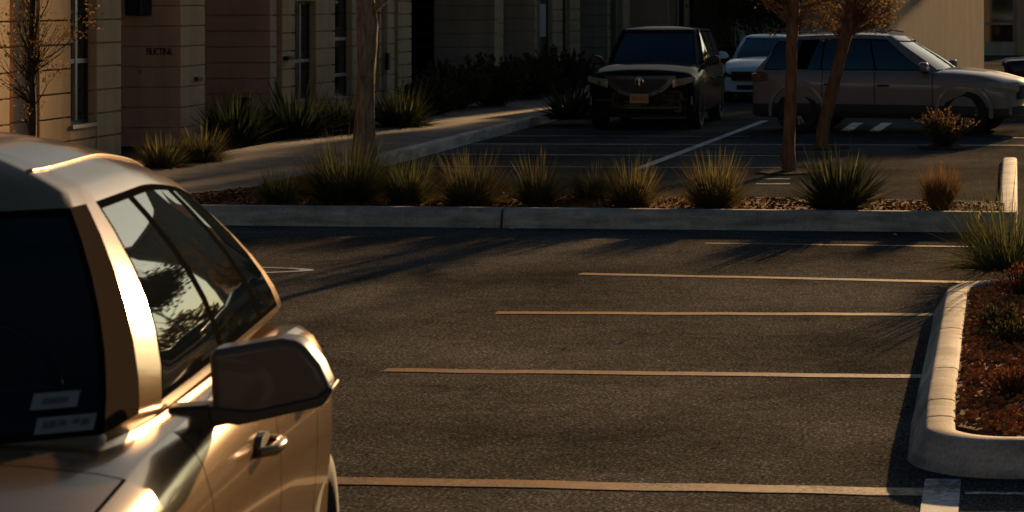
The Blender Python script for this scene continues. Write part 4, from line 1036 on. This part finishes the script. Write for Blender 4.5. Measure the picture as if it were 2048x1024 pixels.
patch('grille_surround', -.62, .62, lambda y: ub(y, .62, .90, .60), lambda y: .965, 2.3, 2.415, gband, 24)
gr_ = patch('grille', -.50, .50, lambda y: ub(y, .50, .90, .66), lambda y: .905, 2.3, 2.424, M['black'], 24)
for z in (.72, .77, .82, .865): patch('grille_bar', -.42, .42, lambda y: z, lambda y: z+.012, 2.4, 2.43, M['clad'], 12, gr_)
b = MB(); b.lathe([(.075, 0), (.078, .012), (.062, .016), (.06, .0)], 'y', 24); b.box((-.012, 0, -.06), (.012, .01, .06)); b.box((-.03, .0, .02), (.03, .009, .04))
bd = b.build('badge', M['chrome'], gr_, smooth=True); bd.rotation_euler = (0, 0, R(-90)); bd.location = (2.43, 0, .865)
b = MB(); b.box((2.40, -.165, .49), (2.445, .165, .655)); pl_ = b.build('number_plate', M['plate'], car2, bevel=.006)
b = MB()
for k in range(6): b.box((2.4455, -.12+k*.042+(.0 if k < 3 else .012), .54), (2.447, -.094+k*.042+(.0 if k < 3 else .012), .605))
b.build('print', M['plate_ink'], pl_)

# --- white saloon behind
sed = dict(W=.91, xf=2.35, xr=-2.4, zb=.2, rw=.33, axf=1.42, axr=-1.38, round=.18, bowf=.3, bowr=.2,
    top=[(-2.4, .96), (-1.7, .99), (.8, .93), (1.6, .88), (2.35, .72)], crown=[(-2.4, .05), (.7, .04), (1.2, .09), (2.35, .05)],
    plan=[(-2.4, .9), (-1.6, 1.0), (1.2, 1.0), (2.35, .92)], seams=[-1.0, -.1, .85], doors=[(-1.0, -.1), (-.1, .85)], hoodline=1.0,
    gh=dict(w0=.83, w1=.60, belt=.93, roof=lambda x: interp([(-1.6, 1.38), (-.9, 1.43), (-.3, 1.45), (.3, 1.42)], x), xwb=1.0, xwt=.0, xrb=-1.85, xrt=-1.15, crown=.05, bow=.18, pw=1.3, rake=.04,
        wins=[(.55, -.2, -.05, -.35), (-.15, -.45, -1.15, -1.0)]))
car3, patch, dfm, _, _ = make_car('parked_car', 'white saloon partly hidden between the black car and the grey car', sed, (-5.32, 53.2), -90, M['whitepaint'])
for sd_ in (1, -1):
    patch('headlight', sd_*.58, sd_*.89, lambda y: lerp(.56, .62, (abs(y)-.58)/.31), lambda y: lerp(.60, .74, (abs(y)-.58)/.31), 2.2, 2.37, M['black'])
g_ = patch('grille', -.62, .62, lambda y: .50, lambda y: .70, 2.25, 2.372, M['black'], 20); patch('grille_bar', -.5, .5, lambda y: .58, lambda y: .64, 2.36, 2.378, M['tail'], 16, g_)
patch('lower_intake', -.5, .5, lambda y: .30, lambda y: .40, 2.25, 2.37, M['black'], 16)

# --- grey car seen from the side
gsp = dict(W=.96, xf=2.42, xr=-2.42, zb=.27, rw=.385, axf=1.48, axr=-1.44, round=.16, bowf=.32, bowr=.22, clad=True, archlip=True, archmat=M['greypaint'], wellgap=.06,
    top=[(-2.42, 1.03), (-1.5, 1.10), (0, 1.07), (.9, 1.05), (1.7, 1.0), (2.42, .86)], crown=[(-2.42, .03), (.7, .03), (1.2, .09), (2.42, .05)],
    plan=[(-2.42, .92), (-1.6, 1.0), (1.2, 1.0), (2.42, .90)], seams=[-1.0, -.08, .93], doors=[(-1.0, -.08), (-.08, .93)], hoodline=1.05, seamw=.013, handle=M['black'], rimmat=M['rim_mid'],
    gh=dict(w0=.88, w1=.66, belt=1.05, roof=lambda x: interp([(-2.3, 1.60), (-1.3, 1.665), (-.5, 1.69), (.1, 1.67), (.4, 1.63)], x), xwb=1.15, xwt=.22, xrb=-2.34, xrt=-1.85, crown=.05, bow=.16, pw=1.35, rake=.04, gt=.86,
        wins=[(.78, -.02, -.05, -.22), (-.08, -.25, -1.02, -1.0), (-1.05, -1.03, -1.30, -1.08), (-1.62, -1.38, -2.06, -1.82)]))
car4, patch, dfm, _, _ = make_car('parked_car', 'bronze grey car parked side on behind the two reddish trunks', gsp, (-1.86, 39.95), -12, M['greypaint'])
for sd_ in (1, -1):
    patch('headlight', sd_*.55, sd_*.90, lambda y: lerp(.72, .80, (abs(y)-.55)/.35), lambda y: .90, 2.0, 2.44, M['lens'], bev=.01)
    patch('tail_lamp', sd_*.60, sd_*.93, lambda y: .90, lambda y: 1.02, -2.44, -2.10, M['tail'])
patch('grille', -.5, .5, lambda y: .60, lambda y: .84, 2.3, 2.435, M['black'], 16)
patch('bumper_insert', -.7, .7, lambda y: .33, lambda y: .48, 2.3, 2.435, M['clad'], 16)
for sd_ in (1, -1):
    b = MB(); b.tube([(-1.7, sd_*.56, 1.70), (-1.5, sd_*.57, 1.735), (-.2, sd_*.57, 1.755), (.05, sd_*.56, 1.72)], [.014, .018, .018, .012], 8); b.build('roof_rail', M['chrome'], car4, smooth=True)

# --- dark car at the right edge
sed2 = dict(sed); 
car5, patch, dfm, _, _ = make_car('parked_car', 'dark brown saloon half cut off by the right edge behind the grey car', sed2, (2.42, 50.5), 0, M['darkpaint'])

# ------------------------------------------------------------------ litter
def litter(u, v, s, label, m, nm='paper_scrap', seed=1, cat='litter'):
    r = random.Random(seed); p = gp(u, v); b = MB(); n = 6
    vs = [(s*math.cos(k*1.047)*r.uniform(.6,1), s*.7*math.sin(k*1.047)*r.uniform(.6,1), .006+r.uniform(0,.02)) for k in range(n)]
    b.add(vs + [(0,0,.03)], [(k, (k+1) % n, n) for k in range(n)]); b.add([(x, y, z-.004) for x, y, z in vs], [tuple(range(n))[::-1]])
    o = b.build(nm, m); o.location = (p.x, p.y, .003); tag(o, label, cat)
litter(960, 459, .05, 'pale paper scrap lying just below the dark kerb joint', M['paper'], seed=1)
litter(1022, 460, .035, 'tiny pale scrap right of the kerb joint', M['paper'], seed=2)
litter(1790, 473, .04, 'pale scrap under the right part of the long kerb', M['paper'], seed=3)
litter(1815, 820, .035, 'dark dead leaf lying on the asphalt near the foreground kerb', M['black'], 'dead_leaf', 4, 'leaf')

r = random.Random(12)
for k in range(16):
    v = r.uniform(468, 520) if k < 10 else r.uniform(560, 900); u = r.uniform(620, 1850); p = gp(u, v); b = MB(); s_ = r.uniform(.018, .035); a_ = r.uniform(0, 3.1)
    pts = [(math.cos(a_+t)*s_*q, math.sin(a_+t)*s_*q, .003+.012*abs(math.sin(t*1.5))) for t, q in ((0, 1.3), (.9, .6), (2.0, .6), (3.14, 1.2), (4.1, .55), (5.3, .6))]
    b.add(pts+[(0, 0, .004)], [(i, (i+1) % 6, 6) for i in range(6)]); o = b.build('dead_leaf', M['goldleaf'], fixn=False); o.location = (p.x, p.y, .004)
    tag(o, 'small dry leaf fallen on the open asphalt', 'leaf', 'dry leaves scattered on the asphalt')
